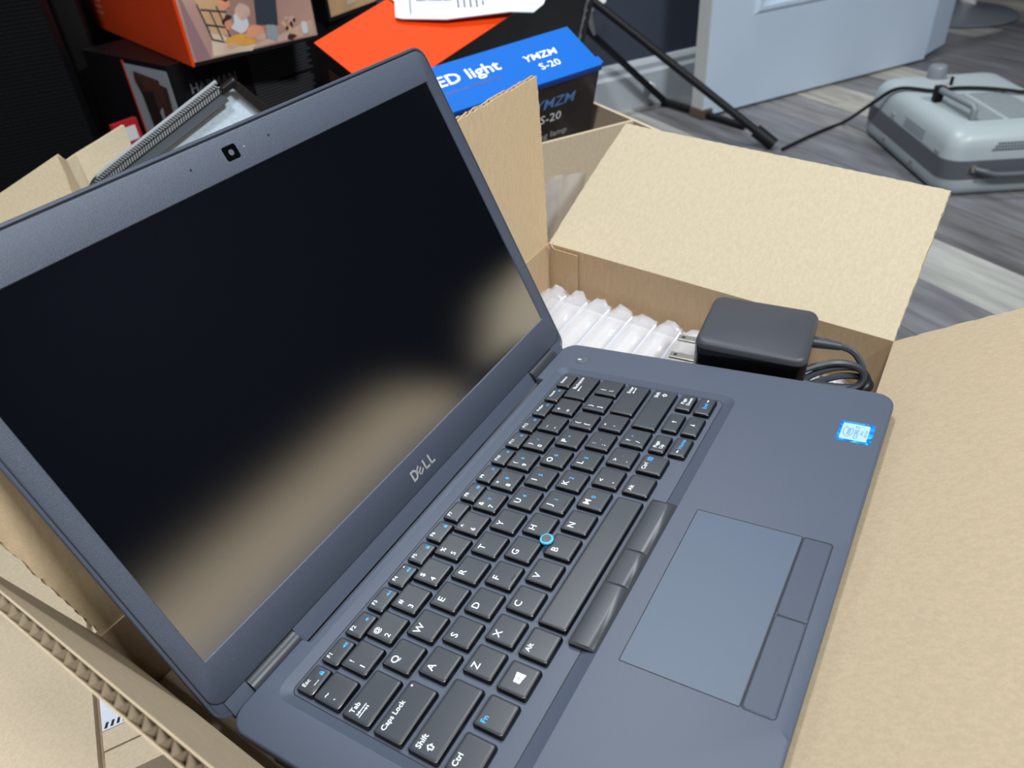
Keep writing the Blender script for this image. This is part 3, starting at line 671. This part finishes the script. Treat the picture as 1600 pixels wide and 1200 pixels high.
# ------------------------------------------------------------------ clear bag between the cartons
def crumple(O, a, b, n, na, nb, amp, seed):
    r = random.Random(seed); O, a, b, n = map(Vector, (O, a, b, n))
    V = [O+a*(i/na)+b*(j/nb)+n*(r.uniform(-amp, amp)+amp*1.6*math.sin(i*1.1+j*.7)) for j in range(nb+1) for i in range(na+1)]
    F = [(j*(na+1)+i, j*(na+1)+i+1, (j+1)*(na+1)+i+1, (j+1)*(na+1)+i) for j in range(nb) for i in range(na)]
    return V, F
bag = empty('plastic_bag', 'crumpled clear plastic bag behind the carton flap', 'plastic bag', (440, 275, -90))
obj('film', crumple((392, 262, 24), (95, -4, -20), (8, 22, -120), (-.75, -.6, .2), 7, 7, 3.5, 3), BAGFILM, bag, True, True)
obj('film', crumple((398, 274, 14), (80, 6, -12), (14, 26, -110), (-.75, -.6, .2), 6, 6, 4, 8), BAGFILM, bag, True, True)

# ------------------------------------------------------------------ blue lamp box standing in the second carton
BLUE = mat('box_blue_print', srgb(12, 94, 182), .6, spec=.1); BLKP = mat('box_black_print', srgb(44, 40, 44), .3, noise=14, namt=.35); WHT = mat('print_white', srgb(236, 240, 246), .5)
NAVY = mat('print_navy', srgb(24, 54, 130), .5)
q1, q2, q3 = Vector((-0.853, 0.515, -0.085)).normalized(), Vector((0.451, 0.809, 0.376)), Vector((0.262, 0.283, -0.923))
q2 = (q2-q1*q2.dot(q1)).normalized(); q3 = q1.cross(q2).normalized(); q3 = q3 if q3.z < 0 else -q3
OB = Vector((638, 314, 66))
bb = empty('lamp_box', 'blue and black printed lamp box standing in the carton behind the laptop', 'box', tuple(OB+q3*120))
bd = obj('body', obox(OB+q3*1.0, q1, q2, q3, 285, 74, 128), BLKP, bb, True)
top = obj('lid', obox(OB-q1*2-q2*1.0, q1, q2, q3, 289, 77, 2.0), BLUE, bb, True)
obj('lid_edge', obox(OB-q1*2.5-q2*1.3+q3*2, q1, q2, q3, 288, .6, 5), NAVY, bb, True)
obj('tuck_tab', obox(OB-q1*6+q2*2-q3*-.4, q1, q2, q3, 8, 12, 1.4), BLUE, bb, True)
def ontop(s, size, a, b, bold, **k): return onplane(shift(text(s, size, bold, **k), 0, 0), OB+q1*a+q2*b, -q1, q2, -q3, .25)
def onfront(s, size, a, b, bold, **k): return onplane(text(s, size, bold, **k), OB+q1*a+q3*b, -q1, -q3, -q2, .3)
obj('print', ontop('YMZM', 11, 54.5, 43.5, .18, shear=.15), WHT, top, True)
obj('print', ontop('S-20', 11, 52, 25, .06), WHT, top, True)
obj('print', ontop('LED light', 17.5, 150, 49, .28), WHT, top, True)
obj('print', ontop('without electricity', 6.6, 147, 29, .02), NAVY, top, True)
obj('print', onfront('YMZM', 14, 57, 31, .15, shear=.15), mat('print_soft_blue', srgb(92, 140, 205), .5), bd, True)
obj('print', onfront('S-20', 12, 60, 52, .06), WHT, bd, True)
obj('print', onfront('ing lamp', 9, 55, 77, .04), mat('print_pale', srgb(180, 182, 186), .5), bd, True)

# ------------------------------------------------------------------ grey zip pouch
FELT = mat('pouch_grey_fabric', srgb(208, 225, 240), .9, noise=420, namt=.16, bump=.2, bscale=1500, spec=.1, stretch=(1, 1, 2.5))
TAPE = mat('zip_tape', srgb(60, 64, 68), .9, bump=.4, bscale=2500); TEETH = mat('zip_teeth', srgb(132, 136, 138), .35, metal=.6)
pch = empty('zip_pouch', 'light grey fabric pouch with a dark zip along its edge behind the lid', 'pouch', tuple(uv(-70, 600, -60)))
A_, B_p, C_p, D_p = (-152, 56), (-30, 117), (-16, 118), (10, 92)
front = [(-154, 40), (-152, 54), (-146, 61), (-30, 116), (-14, 117), (-8, 112), (12, 92), (16, 60), (16, -58), (-154, -58)]
ly = lambda d, v: [uv(a+(-62-a)*d*.01, v, b-(b+60)*d*.004) for a, b in front]
obj('shell', loft([ly(3, 585), ly(0, 588), ly(0, 604), ly(3, 607)]), FELT, pch, True)
za, zb = uv(-148, 587, 61), uv(-28, 587, 118)
dz = (zb-za).normalized(); nz = Vector((-dz.x*dz.z, -dz.y*dz.z, 1-dz.z*dz.z)).normalized()
pts = [uv(-155, 587, 40), uv(-153, 587, 53), uv(-147, 587, 60.5)]+[za.lerp(zb, k/6) for k in range(1, 7)]
fwd = (-Vv*.80+Z*.60).normalized()      # the zip faces up and forward
def strip(path, o0, o1, lift):            # flat ribbon along the edge, from o0 to o1 across it
    L = []
    for i_, p_ in enumerate(path):
        t_ = (Vector(path[min(i_+1, len(path)-1)])-Vector(path[max(i_-1, 0)])).normalized(); x_ = t_.cross(fwd).normalized(); x_ = x_ if x_.z-x_.dot(U)*.6 > 0 else -x_
        L.append([Vector(p_)+x_*o0+fwd*lift, Vector(p_)+x_*o1+fwd*lift, Vector(p_)+x_*o1+fwd*(lift-1.2), Vector(p_)+x_*o0+fwd*(lift-1.2)])
    return loft(L)
ZP = smoothpath(pts, 6)
obj('zip_tape', strip(ZP, -13, 7, 3.0), mat('zip_tape_grey', srgb(66, 72, 76), .9), pch, True)
obj('zip_band', strip(ZP, -5.5, 6, 3.6), mat('zip_tape_black', srgb(10, 10, 12), .8), pch, True)
obj('piping', tube([Vector(p_)+Z*6.5+Vv*1.5 for p_ in ZP], 2.0, 8), mat('pouch_piping', srgb(150, 154, 158), .8), pch, True, True)
V, F = [], []
L_ = 0; acc = 0; last = Vector(ZP[0]); cnt = 0
for a in ZP[1:]:
    a = Vector(a); seg = (a-last).length
    while acc+2.6 < L_+seg:
        acc += 2.6; c = last.lerp(a, (acc-L_)/seg); t_ = (a-last).normalized(); x_ = t_.cross(fwd).normalized(); x_ = x_ if x_.z-x_.dot(U)*.6 > 0 else -x_
        for s_, sk in ((-4.6, .5), (.6, -.5)):
            g = obox(c+x_*s_+fwd*3.6, (t_), (x_+t_*sk).normalized(), fwd, 1.35, 4.4, 1.0); k = len(V); V += g[0]; F += [tuple(i+k for i in f_) for f_ in g[1]]
    L_ += seg; last = a
TEETH = mat('zip_teeth', srgb(150, 154, 156), .5)
obj('zip_teeth', (V, F), mat('zip_teeth_grey', srgb(104, 108, 108), .5), pch, True)
zp = obj('zip_slider', xf(rbox(-8, -5, -3, 8, 5, 3, 3, 1), Matrix.Translation(uv(-20, 582, 121)) @ frame_of(dz, Vv, nz).to_4x4()), mat('slider_dark', srgb(48, 48, 52), .3, metal=.7), pch, True)
t0, t1 = uv(-14, 580, 121), uv(9, 580, 91); dd = (t1-t0).normalized()
obj('zip_pull', obox(t0-dd.cross(Vv)*4-Vv*2, dd, Vv, dd.cross(Vv), (t1-t0).length, 2.5, 8), mat('pull_black', srgb(24, 22, 22), .5), zp, True)

# ------------------------------------------------------------------ stack of product boxes
ORANGE = mat('box_orange_print', srgb(226, 64, 8), .6, spec=.1); ORANGED = mat('box_orange_side', srgb(236, 76, 30), .45)
BLK = mat('box_black_matt', srgb(14, 14, 17), .45, spec=.35); PHOTO = mat('photo_mauve', srgb(178, 140, 128), .4, noise=9, namt=.28)
PTAN = mat('photo_tan', srgb(214, 172, 128), .4, noise=14, namt=.2); PPEACH = mat('photo_peach', srgb(222, 150, 118), .45, noise=30, namt=.15); PYEL = mat('photo_straw', srgb(222, 160, 74), .45, noise=40, namt=.2)
PCREAM = mat('photo_cream', srgb(218, 196, 172), .45, noise=20, namt=.15); PNAVY = mat('photo_slate', srgb(56, 60, 72), .45); PBROWN = mat('photo_brown', srgb(70, 44, 34), .45, noise=30, namt=.4); PGREY = mat('photo_grey', srgb(150, 158, 166), .45); PWHITE = mat('photo_white', srgb(214, 214, 214), .45); PLILAC = mat('photo_lilac', srgb(150, 116, 122), .45)
a1 = Vector((0.946, -0.322, 0)).normalized(); a2 = Vector((-a1.y, a1.x, 0))
O1 = Vector((484, 823, 62))
jb = empty('speaker_box', 'orange sided product box with a printed photo on top of the stack', 'box', tuple(O1+a1*90+a2*200))
bd = obj('body', obox(O1, a1, a2, Z, 186, 430, 320), BLK, jb, True)
sd = obj('side_panel', obox(O1-a1*.6+Z*.8, a1, a2, Z, .6, 430, 319), ORANGED, jb, True)
fr = obj('photo_panel', obox(O1+a1*3-a2*.6+Z*5, a1, a2, Z, 180, .6, 314), PHOTO, jb, True)
obj('edge_strip', obox(O1-a1*.9-a2*.9+Z*.5, a1, a2, Z, 3.6, 1.0, 319), ORANGE, jb, True)
def onph(pts, m_, lift=.8): return obj('printed_shape', onplane(poly(pts), O1, a1, Z, -a2, lift), m_, fr, True)
def blob(cx, cy, rx, ry, m_, lift, seed, n=11):
    r = random.Random(seed); onph([(cx+rx*math.cos(2*math.pi*k/n)*r.uniform(.75, 1.15), cy+ry*math.sin(2*math.pi*k/n)*r.uniform(.75, 1.15)) for k in range(n)], m_, lift)
PDUSK = mat('photo_dusk', srgb(206, 170, 156), .45, noise=25, namt=.2)
onph([(6, 6), (26, 6), (14, 60), (6, 100)], PLILAC, .7); onph([(28, 6), (180, 8), (178, 26), (120, 14), (60, 16), (34, 30)], PDUSK, .72)
onph([(30, 8), (84, 4), (96, 16), (60, 22), (36, 40)], PCREAM, .8); onph([(36, 34), (58, 28), (62, 74), (34, 96), (22, 96)], PTAN, .85)
for a, b, c_, d_ in ((34, 26, 60, 16), (32, 44, 58, 36), (30, 62, 62, 54)): onph([(a, b), (c_, d_), (c_, d_+2.4), (a, b+2.4)], PNAVY, 1.0)
for a, b, c_, d_ in ((34, 26, 26, 70), (60, 16, 50, 64), (47, 24, 40, 60)): onph([(a, b), (a+2, b), (c_+2, d_), (c_, d_)], PNAVY, 1.0)
blob(62, 44, 9, 8, PBROWN, 1.0, 1); blob(61, 40, 6, 6, PPEACH, 1.05, 2); blob(76, 40, 14, 12, PWHITE, 1.0, 3); blob(84, 52, 12, 10, PDUSK, 1.05, 4); blob(62, 66, 9, 8, PPEACH, 1.0, 14); blob(66, 74, 10, 7, PBROWN, 1.05, 15)
blob(68, 20, 18, 7, PYEL, 1.1, 5); blob(58, 16, 8, 4, PTAN, 1.15, 6); blob(93, 25, 15, 10, PPEACH, 1.2, 7); blob(84, 16, 16, 4, PYEL, 1.22, 16); blob(100, 18, 9, 5, PDUSK, 1.25, 8)
blob(117, 22, 9, 13, PGREY, 1.3, 9); onph([(98, 34), (128, 28), (134, 66), (104, 70)], PNAVY, 1.35)
for k in range(16): blob(142+rnd.uniform(-12, 12), 16+rnd.uniform(-8, 18), rnd.uniform(2, 5), rnd.uniform(2, 5), (PBROWN, PTAN, PDUSK)[k % 3], 1.1+.01*k, 20+k, 7)
obj('badge', onplane(poly(rrect(161, 10, 170, 26, 4, 4)), O1, a1, Z, -a2, 1.8), PWHITE, fr, True)
for k in range(3): obj('fine_print', onplane(poly([(-4, 0), (34, 0), (34, 3), (-4, 3)]), O1+a2*380+Z*(26+k*9), -a2, Z, -a1, .9), mat('print_faint', srgb(240, 150, 120), .5), sd, True)
b1 = Vector((0.993, -0.117, 0)).normalized(); b2 = Vector((-b1.y, b1.x, 0)); O2 = Vector((477, 869, 62))
lo = empty('speaker_box', 'black product box under the orange box with white brand lettering', 'box', tuple(O2+b1*150+b2*100-Z*366))
bd = obj('body', obox(O2-Z*365.5, b1, b2, Z, 415, 225, 365), BLK, lo, True)
sp = obj('photo_panel', obox(O2-b1*.6+b2*4-Z*270, b1, b2, Z, .6, 108, 262), PGREY, lo, True)
obj('edge_strip', obox(O2-b1*.9+b2*112-Z*270, b1, b2, Z, .9, 4, 266), mat('print_red', srgb(196, 60, 48), .5), lo, True)
def onsd(pts, m_, l=.8): obj('printed_shape', onplane(poly(pts), O2, b2, Z, -b1, l), m_, sp, True)
onsd([(30, -22), (92, -16), (96, -30), (80, -66), (58, -70), (34, -52)], PBROWN); onsd([(56, -40), (88, -44), (84, -120), (50, -112)], mat('photo_dark', srgb(34, 24, 24), .5), .9); onsd([(14, -30), (40, -26), (44, -74), (20, -84)], PBROWN, 1.0); onsd([(58, -96), (84, -92), (86, -128), (54, -134)], mat('print_red', srgb(196, 60, 48), .5), 1.1); onsd([(10, -84), (44, -76), (46, -88), (14, -96)], PTAN, 1.1)
obj('lettering', onplane(text('HARMAN', 13, .15), O2+b1*62-Z*36, b1, Z, -b2, .8), INKG, bd, True)
V, F = [], []
for k in range(26):
    i = len(V); x0_, x1_ = 122+rnd.uniform(0, 3), 236+rnd.uniform(-8, 3); zz = -14-k*4.3
    if k in (11, 19): x1_ -= 60
    q_ = onplane(poly([(x0_, zz), (x1_, zz), (x1_, zz+2.9), (x0_, zz+2.9)]), O2, b1, Z, -b2, .8); V += q_[0]; F.append((i, i+1, i+2, i+3))
obj('fine_print', (V, F), mat('print_charcoal', srgb(58, 58, 62), .6), bd, True)
# small tan photo box next to it, also on top
O4 = Vector((746, 822, 62)); c1 = Vector((0.995, 0.09, 0)).normalized(); c2 = Vector((-c1.y, c1.x, 0))
tb = empty('speaker_box', 'black product box with a tan photo front beside the orange sided box', 'box', tuple(O4+c1*80+c2*80))
bd = obj('body', obox(O4, c1, c2, Z, 130, 90, 300), BLK, tb, True)
tpn = obj('photo_panel', obox(O4+c1*6-c2*.6+Z*6, c1, c2, Z, 122, .6, 290), PTAN, tb, True)
obj('printed_shape', onplane(poly([(50, 14), (112, 20), (118, 60), (60, 50)]), O4, c1, Z, -c2, .9), PCREAM, tpn, True)
# big tilted box with the orange top
r1 = Vector((-0.126, -0.898, -0.422)).normalized(); r2 = Vector((0.941, -0.243, 0.237)); r2 = (r2-r1*r2.dot(r1)).normalized(); r3 = r1.cross(r2).normalized(); r3 = r3 if r3.z < 0 else -r3
O3 = Vector((546, 660, 88))
ob = empty('speaker_box', 'large tilted box with a bright orange top and black sides behind the laptop', 'box', tuple(O3+r1*60+r2*160+r3*360))
bd = obj('body', obox(O3+r3*.8, r1, r2, r3, 125, 420, 366), BLK, ob, True)
ot = obj('top_panel', obox(O3-r1*.3-r2*.3, r1, r2, r3, 125.6, 420.6, .9), ORANGE, ob, True)
obj('photo_panel', obox(O3-r2*.7+r1*22+r3*26, r1, r2, r3, 80, .6, 200), PBROWN, ob, True)
V, F = [], []
for k in range(26):
    i = len(V); o = O3+r1*125.6+r2*(398+rnd.uniform(-1, 1))+r3*(50+k*4.2); ww = rnd.uniform(5, 9)
    V += [o+r1*.5, o+r2*ww+r1*.5, o+r2*ww+r3*rnd.uniform(1.6, 3.0)+r1*.5, o+r3*2.2+r1*.5]; F.append((i, i+1, i+2, i+3))
obj('fine_print', (V, F), mat('print_pale', srgb(180, 182, 186), .5), bd, True)
V, F = [], []
for a in range(9):
    for c_ in range(4):
        i = len(V); o = O3+r1*(62+c_*9-a*1.5)+r2*(200+a*7)-r3*.4; V += [o, o+r1*2, o+r1*2+r2*2, o+r2*2]; F.append((i, i+1, i+2, i+3))
obj('pattern', (V, F), mat('print_orange_dark', srgb(220, 84, 44), .5), ot, True)
# shipping label pouch lying on the orange top
PAPER = mat('label_white_paper', srgb(206, 213, 226), .6, spec=.2)
sl = empty('shipping_label', 'white shipping label pouch with barcode lying on the orange box', 'label', tuple(O3+r1*80+r2*200))
ed = [(9-60, 120), (9-30, 122), (12, 124), (36, 103), (44, 108), (83, 148), (128, 218), (150, 240), (148, 262), (140, 277), (100, 330), (20, 360)]
lp = lambda h: [O3+r1*a+r2*b-r3*(h+1.2+.06*max(0, a)) for a, b in ed]
sh = obj('sheet', loft([lp(0), lp(1.6)]), PAPER, sl, True)
V, F = [], []
ldu = (r1*.664+r2*.748).normalized(); ldv = (r1*-.76+r2*.65).normalized()
def mark(a, b, wd, hg):
    i = len(V); o = O3+r1*a+r2*b-r3*(1.2+1.6+.06*max(0, a)+.6); V.extend([o, o+ldu*wd, o+ldu*wd+ldv*hg, o+ldv*hg]); F.append((i, i+1, i+2, i+3))
for k in range(22): t_ = k*2.1; mark(32+t_*.664, 144+t_*.748, rnd.uniform(.7, 1.6), 30)
for c_ in range(5):
    for k in range(9):
        if rnd.random() < .85: mark(77+c_*5.2-k*2.6, 174+c_*6.2+k*2.3, 2.4, 2.2)
for k in range(9): mark(44-k*2.5, 121+k*2.2, 1.8, 2.0)
obj('printing', (V, F), INKD, sh, True)

# ------------------------------------------------------------------ black mesh case at the far left, red tag box
MESHM = mat('black_mesh_fabric', srgb(5, 6, 9), .8, spec=.15)
nt = MESHM.node_tree; b = nt.nodes['Principled BSDF']; tc = nt.nodes.new('ShaderNodeTexCoord'); vo = nt.nodes.new('ShaderNodeTexVoronoi'); vo.inputs['Scale'].default_value = 190; vo.inputs['Randomness'].default_value = .15
nt.links.new(tc.outputs['Object'], vo.inputs['Vector']); bp = nt.nodes.new('ShaderNodeBump'); bp.inputs['Strength'].default_value = 1; bp.inputs['Distance'].default_value = .0015
nt.links.new(vo.outputs['Distance'], bp.inputs['Height']); nt.links.new(bp.outputs[0], b.inputs['Normal'])
cs = empty('speaker_case', 'big black case with a mesh front at the far left', 'case', tuple(uv(-700, 1270, FLOOR)))
RM = frame_of(U, Vv, Z).to_4x4()
obj('cabinet', xf(rbox(-1500, 1150, FLOOR+1, -152, 1400, 700, 30, 10), RM), BLK, cs, True)
obj('side_cheek', xf(rbox(-153, 1245, FLOOR+1, -112, 1398, 690, 8, 3), RM), BLK, cs, True)
obj('mesh_front', xf(rbox(-620, 1143, FLOOR+20, -158, 1150.5, 680, 3, 1), RM), MESHM, cs, True)
obj('corner_trim', xf(rbox(-650, 1140, FLOOR+8, -628, 1150.5, 690, 4, 2), RM), mat('trim_dark', srgb(34, 36, 42), .35), cs, True)
rb = empty('tag_box', 'small red box with a white tag behind the cardboard flap', 'box', (411, 905, -60))
obj('body', box(393, 900, -120, 430, 907, 6), mat('tag_red', srgb(170, 30, 40), .5), rb, True)
obj('tag', box(398, 899.2, -20, 424, 900, -2), PWHITE, rb, True)
obj('stand', box(386, 896, FLOOR+1, 436, 930, -120), BLK, rb, True)

# ------------------------------------------------------------------ folding black stand, heater, stool
STB = mat('stand_black_metal', srgb(11, 12, 15), .55, spec=.3)
ft = Vector((1449, 291, FLOOR+8)); tpnt = Vector((1420, 695, -23))+Vector((-12, 14, 4))
stand = empty('folding_stand', 'black folding metal stand with angled legs before the dark wall', 'stand', (1500, 500, FLOOR))
hi = tpnt+(tpnt-ft)*.10
lg = obj('leg', tube([ft, hi], 8.5, 12), STB, stand, True, True)
obj('rubber_foot', tube([ft+(hi-ft)*.0, ft+(hi-ft)*.09], 14, 12), STB, lg, True, True)
j = Vector((1640, 612, FLOOR+12)); t2 = Vector((1455, 720, -105))
obj('leg', tube([j, t2, t2+(t2-j)*.5], 8, 12), STB, stand, True, True)
obj('base_bar', tube([j, Vector((1540, 382, FLOOR+8))], 8, 12), STB, stand, True, True)
obj('foot', tube([j+Z*4, j-Z*9], [9, 11], 12), STB, stand, True, True)
obj('bracket', tube([t2+Z*4, tpnt+Vector((20, 6, -30))], 9, 10), mat('bracket_chrome', srgb(150, 154, 160), .25, metal=.8), stand, True, True)
obj('bolt', cyl(tpnt+Vector((45, -10, -14)), 9, 12, 12, axis=(-.8, -.5, .3)), PWHITE, stand, True)

HB = mat('heater_grey_enamel', srgb(160, 170, 172), .4); HD = mat('heater_dark_band', srgb(84, 88, 94), .45); HSLOT = mat('heater_slot_dark', srgb(56, 60, 64), .6); HK = mat('heater_knob', srgb(120, 126, 132), .4)
g1, g2 = Vector((.857, .515, 0)).normalized(), Vector((.515, -.857, 0)).normalized()
HR = frame_of(g1, g2, -Z) if False else None
HO = Vector((1307, -41, FLOOR))
def hp(vf): return [HO+g1*q_[0]+g2*q_[1]+Z*q_[2] for q_ in vf[0]], vf[1]
heater = empty('space_heater', 'old pale grey portable heater with dark band lying on the plank floor', 'heater', tuple(HO+g1*180+g2*120))
q = lambda d, r=34: rrect(d, d, 372-d, 262-d, max(r-d*.4, 6), 6)
obj('base_shell', hp(loft([at(q(8), 2), at(q(2), 8), at(q(0), 18), at(q(0), 33)])), HB, heater, True, True)
obj('band', hp(loft([at(q(-1), 33), at(q(-1), 66)])), HD, heater, True, True)
up_ = obj('top_shell', hp(loft([at(q(2), 66), at(q(4), 84), at(q(7), 97), at(q(14), 108), at(q(24), 114), at(q(38), 117), at(q(60), 118)])), HB, heater, True, True)
for k in range(16):
    e_ = 58+k*9.5
    for a_, b__ in ((52, 112), (120, 190)): obj('vent_slot', hp(rbox(e_, a_, 117.6, e_+3.4, b__, 118.25, 1.2, .1, 2)), HSLOT, up_, True)
for k in range(4): obj('side_slot', hp(box(105, 2.0+k*.55, 70+k*4.6, 190, 6, 71.5+k*4.6)), HD, up_, True)
hd = obj('handle', hp(join(tube([(62, 58, 118), (62, 58, 136), (66, 57, 140), (172, 46, 140), (176, 46, 136), (176, 46, 118)], 6, 10))), HK, heater, True, True)
obj('handle_end', hp(rbox(166, 38, 118, 182, 54, 146, 3, 1)), STB, hd, True)
kn = obj('knob', hp(loft([at(rrect(302, 92, 338, 128, 17.9, 6), 116), at(rrect(302, 92, 338, 128, 17.9, 6), 138), at(rrect(305, 95, 335, 125, 14.9, 6), 142)])), HK, heater, True, True)
obj('switch', hp(rbox(262, 112, 116, 268, 117, 134, 1, .5)), STB, heater, True)
obj('indicator', hp(rbox(246, 92, 117, 256, 101, 122, 2, 1)), mat('indicator_red', srgb(150, 74, 62), .4), heater, True)
for x, y, z in ((4, 60, 26), (120, -1, 24), (250, -1, 24), (40, 0, 74), (240, 3, 76)): obj('screw', hp(cyl((x, y, z), 3.6, 4, 10, axis=(0, -1, 0) if y < 10 else (-1, 0, 0))), STEEL, heater, True)
hs = obj('side_handle', hp(join(tube(smoothpath([(-4, 52, 52), (-12, 66, 50), (-14, 90, 44), (-14, 170, 44), (-12, 200, 50), (-4, 212, 52)], 5), 5, 10))), HD, heater, True, True)
obj('screw', hp(cyl((-2, 50, 53), 6, 5, 12, axis=(-1, 0, 0))), STEEL, hs, True)
V, F = [], []
for k in range(3):
    for c_ in range(16):
        i = len(V); y_ = 84+c_*5.2+k*-4; z_ = 92-k*5.0
        if y_ > 168: continue
        xo = 4.9 if z_ > 90 else (3.9 if z_ > 85 else 2.9)
        xo = {0: 5.2, 1: 4.1, 2: 2.9}[k]
        V += [(xo-.9, y_, z_), (xo-.9, y_+3.6, z_), (xo-.2, y_+3.6, z_+3.2), (xo-.2, y_, z_+3.2)]; F.append((i, i+1, i+2, i+3))
obj('fine_print', hp((V, F)), INKD, up_, True)
cw = [(1440, 270, FLOOR+4), (1520, 244, FLOOR+4), (1600, 214, FLOOR+4), (1650, 186, FLOOR+8)]
hl = lambda a, b, c_: tuple(HO+g1*a+g2*b+Z*c_)
cw += [hl(318, -10, 74), hl(270, 14, 116), hl(220, 62, 123), hl(228, 110, 123), hl(214, 160, 123), hl(180, 200, 124), hl(176, 240, 112), hl(170, 300, 20)]
obj('power_cord', tube(smoothpath(cw, 6), 3.6, 8), STB, heater, True, True)

CHR = mat('stool_base_grey', srgb(120, 126, 134), .3, metal=.3)
sc = Vector((2800, 86, FLOOR))
stl = empty('stool', 'round grey metal stool base with a white column at the top right', 'stool', tuple(sc))
disc = [at([(sc.x+x, sc.y+y) for x, y in rrect(-r_, -r_, r_, r_, r_*.99, 10)], FLOOR+h) for r_, h in ((172, 1), (176, 4), (176, 9), (170, 13), (60, 24), (40, 34))]
obj('base_plate', loft(disc), CHR, stl, True, True)
obj('column', cyl(sc+Vector((60, -20, 18)), 26, 460, 20), PWHITE, stl, True, True)
obj('seat', loft([at([(sc.x+60+x, sc.y-20+y) for x, y in rrect(-r_, -r_, r_, r_, r_*.99, 8)], FLOOR+h) for r_, h in ((150, 478), (170, 486), (170, 520), (150, 532))]), BLK, stl, True, True)
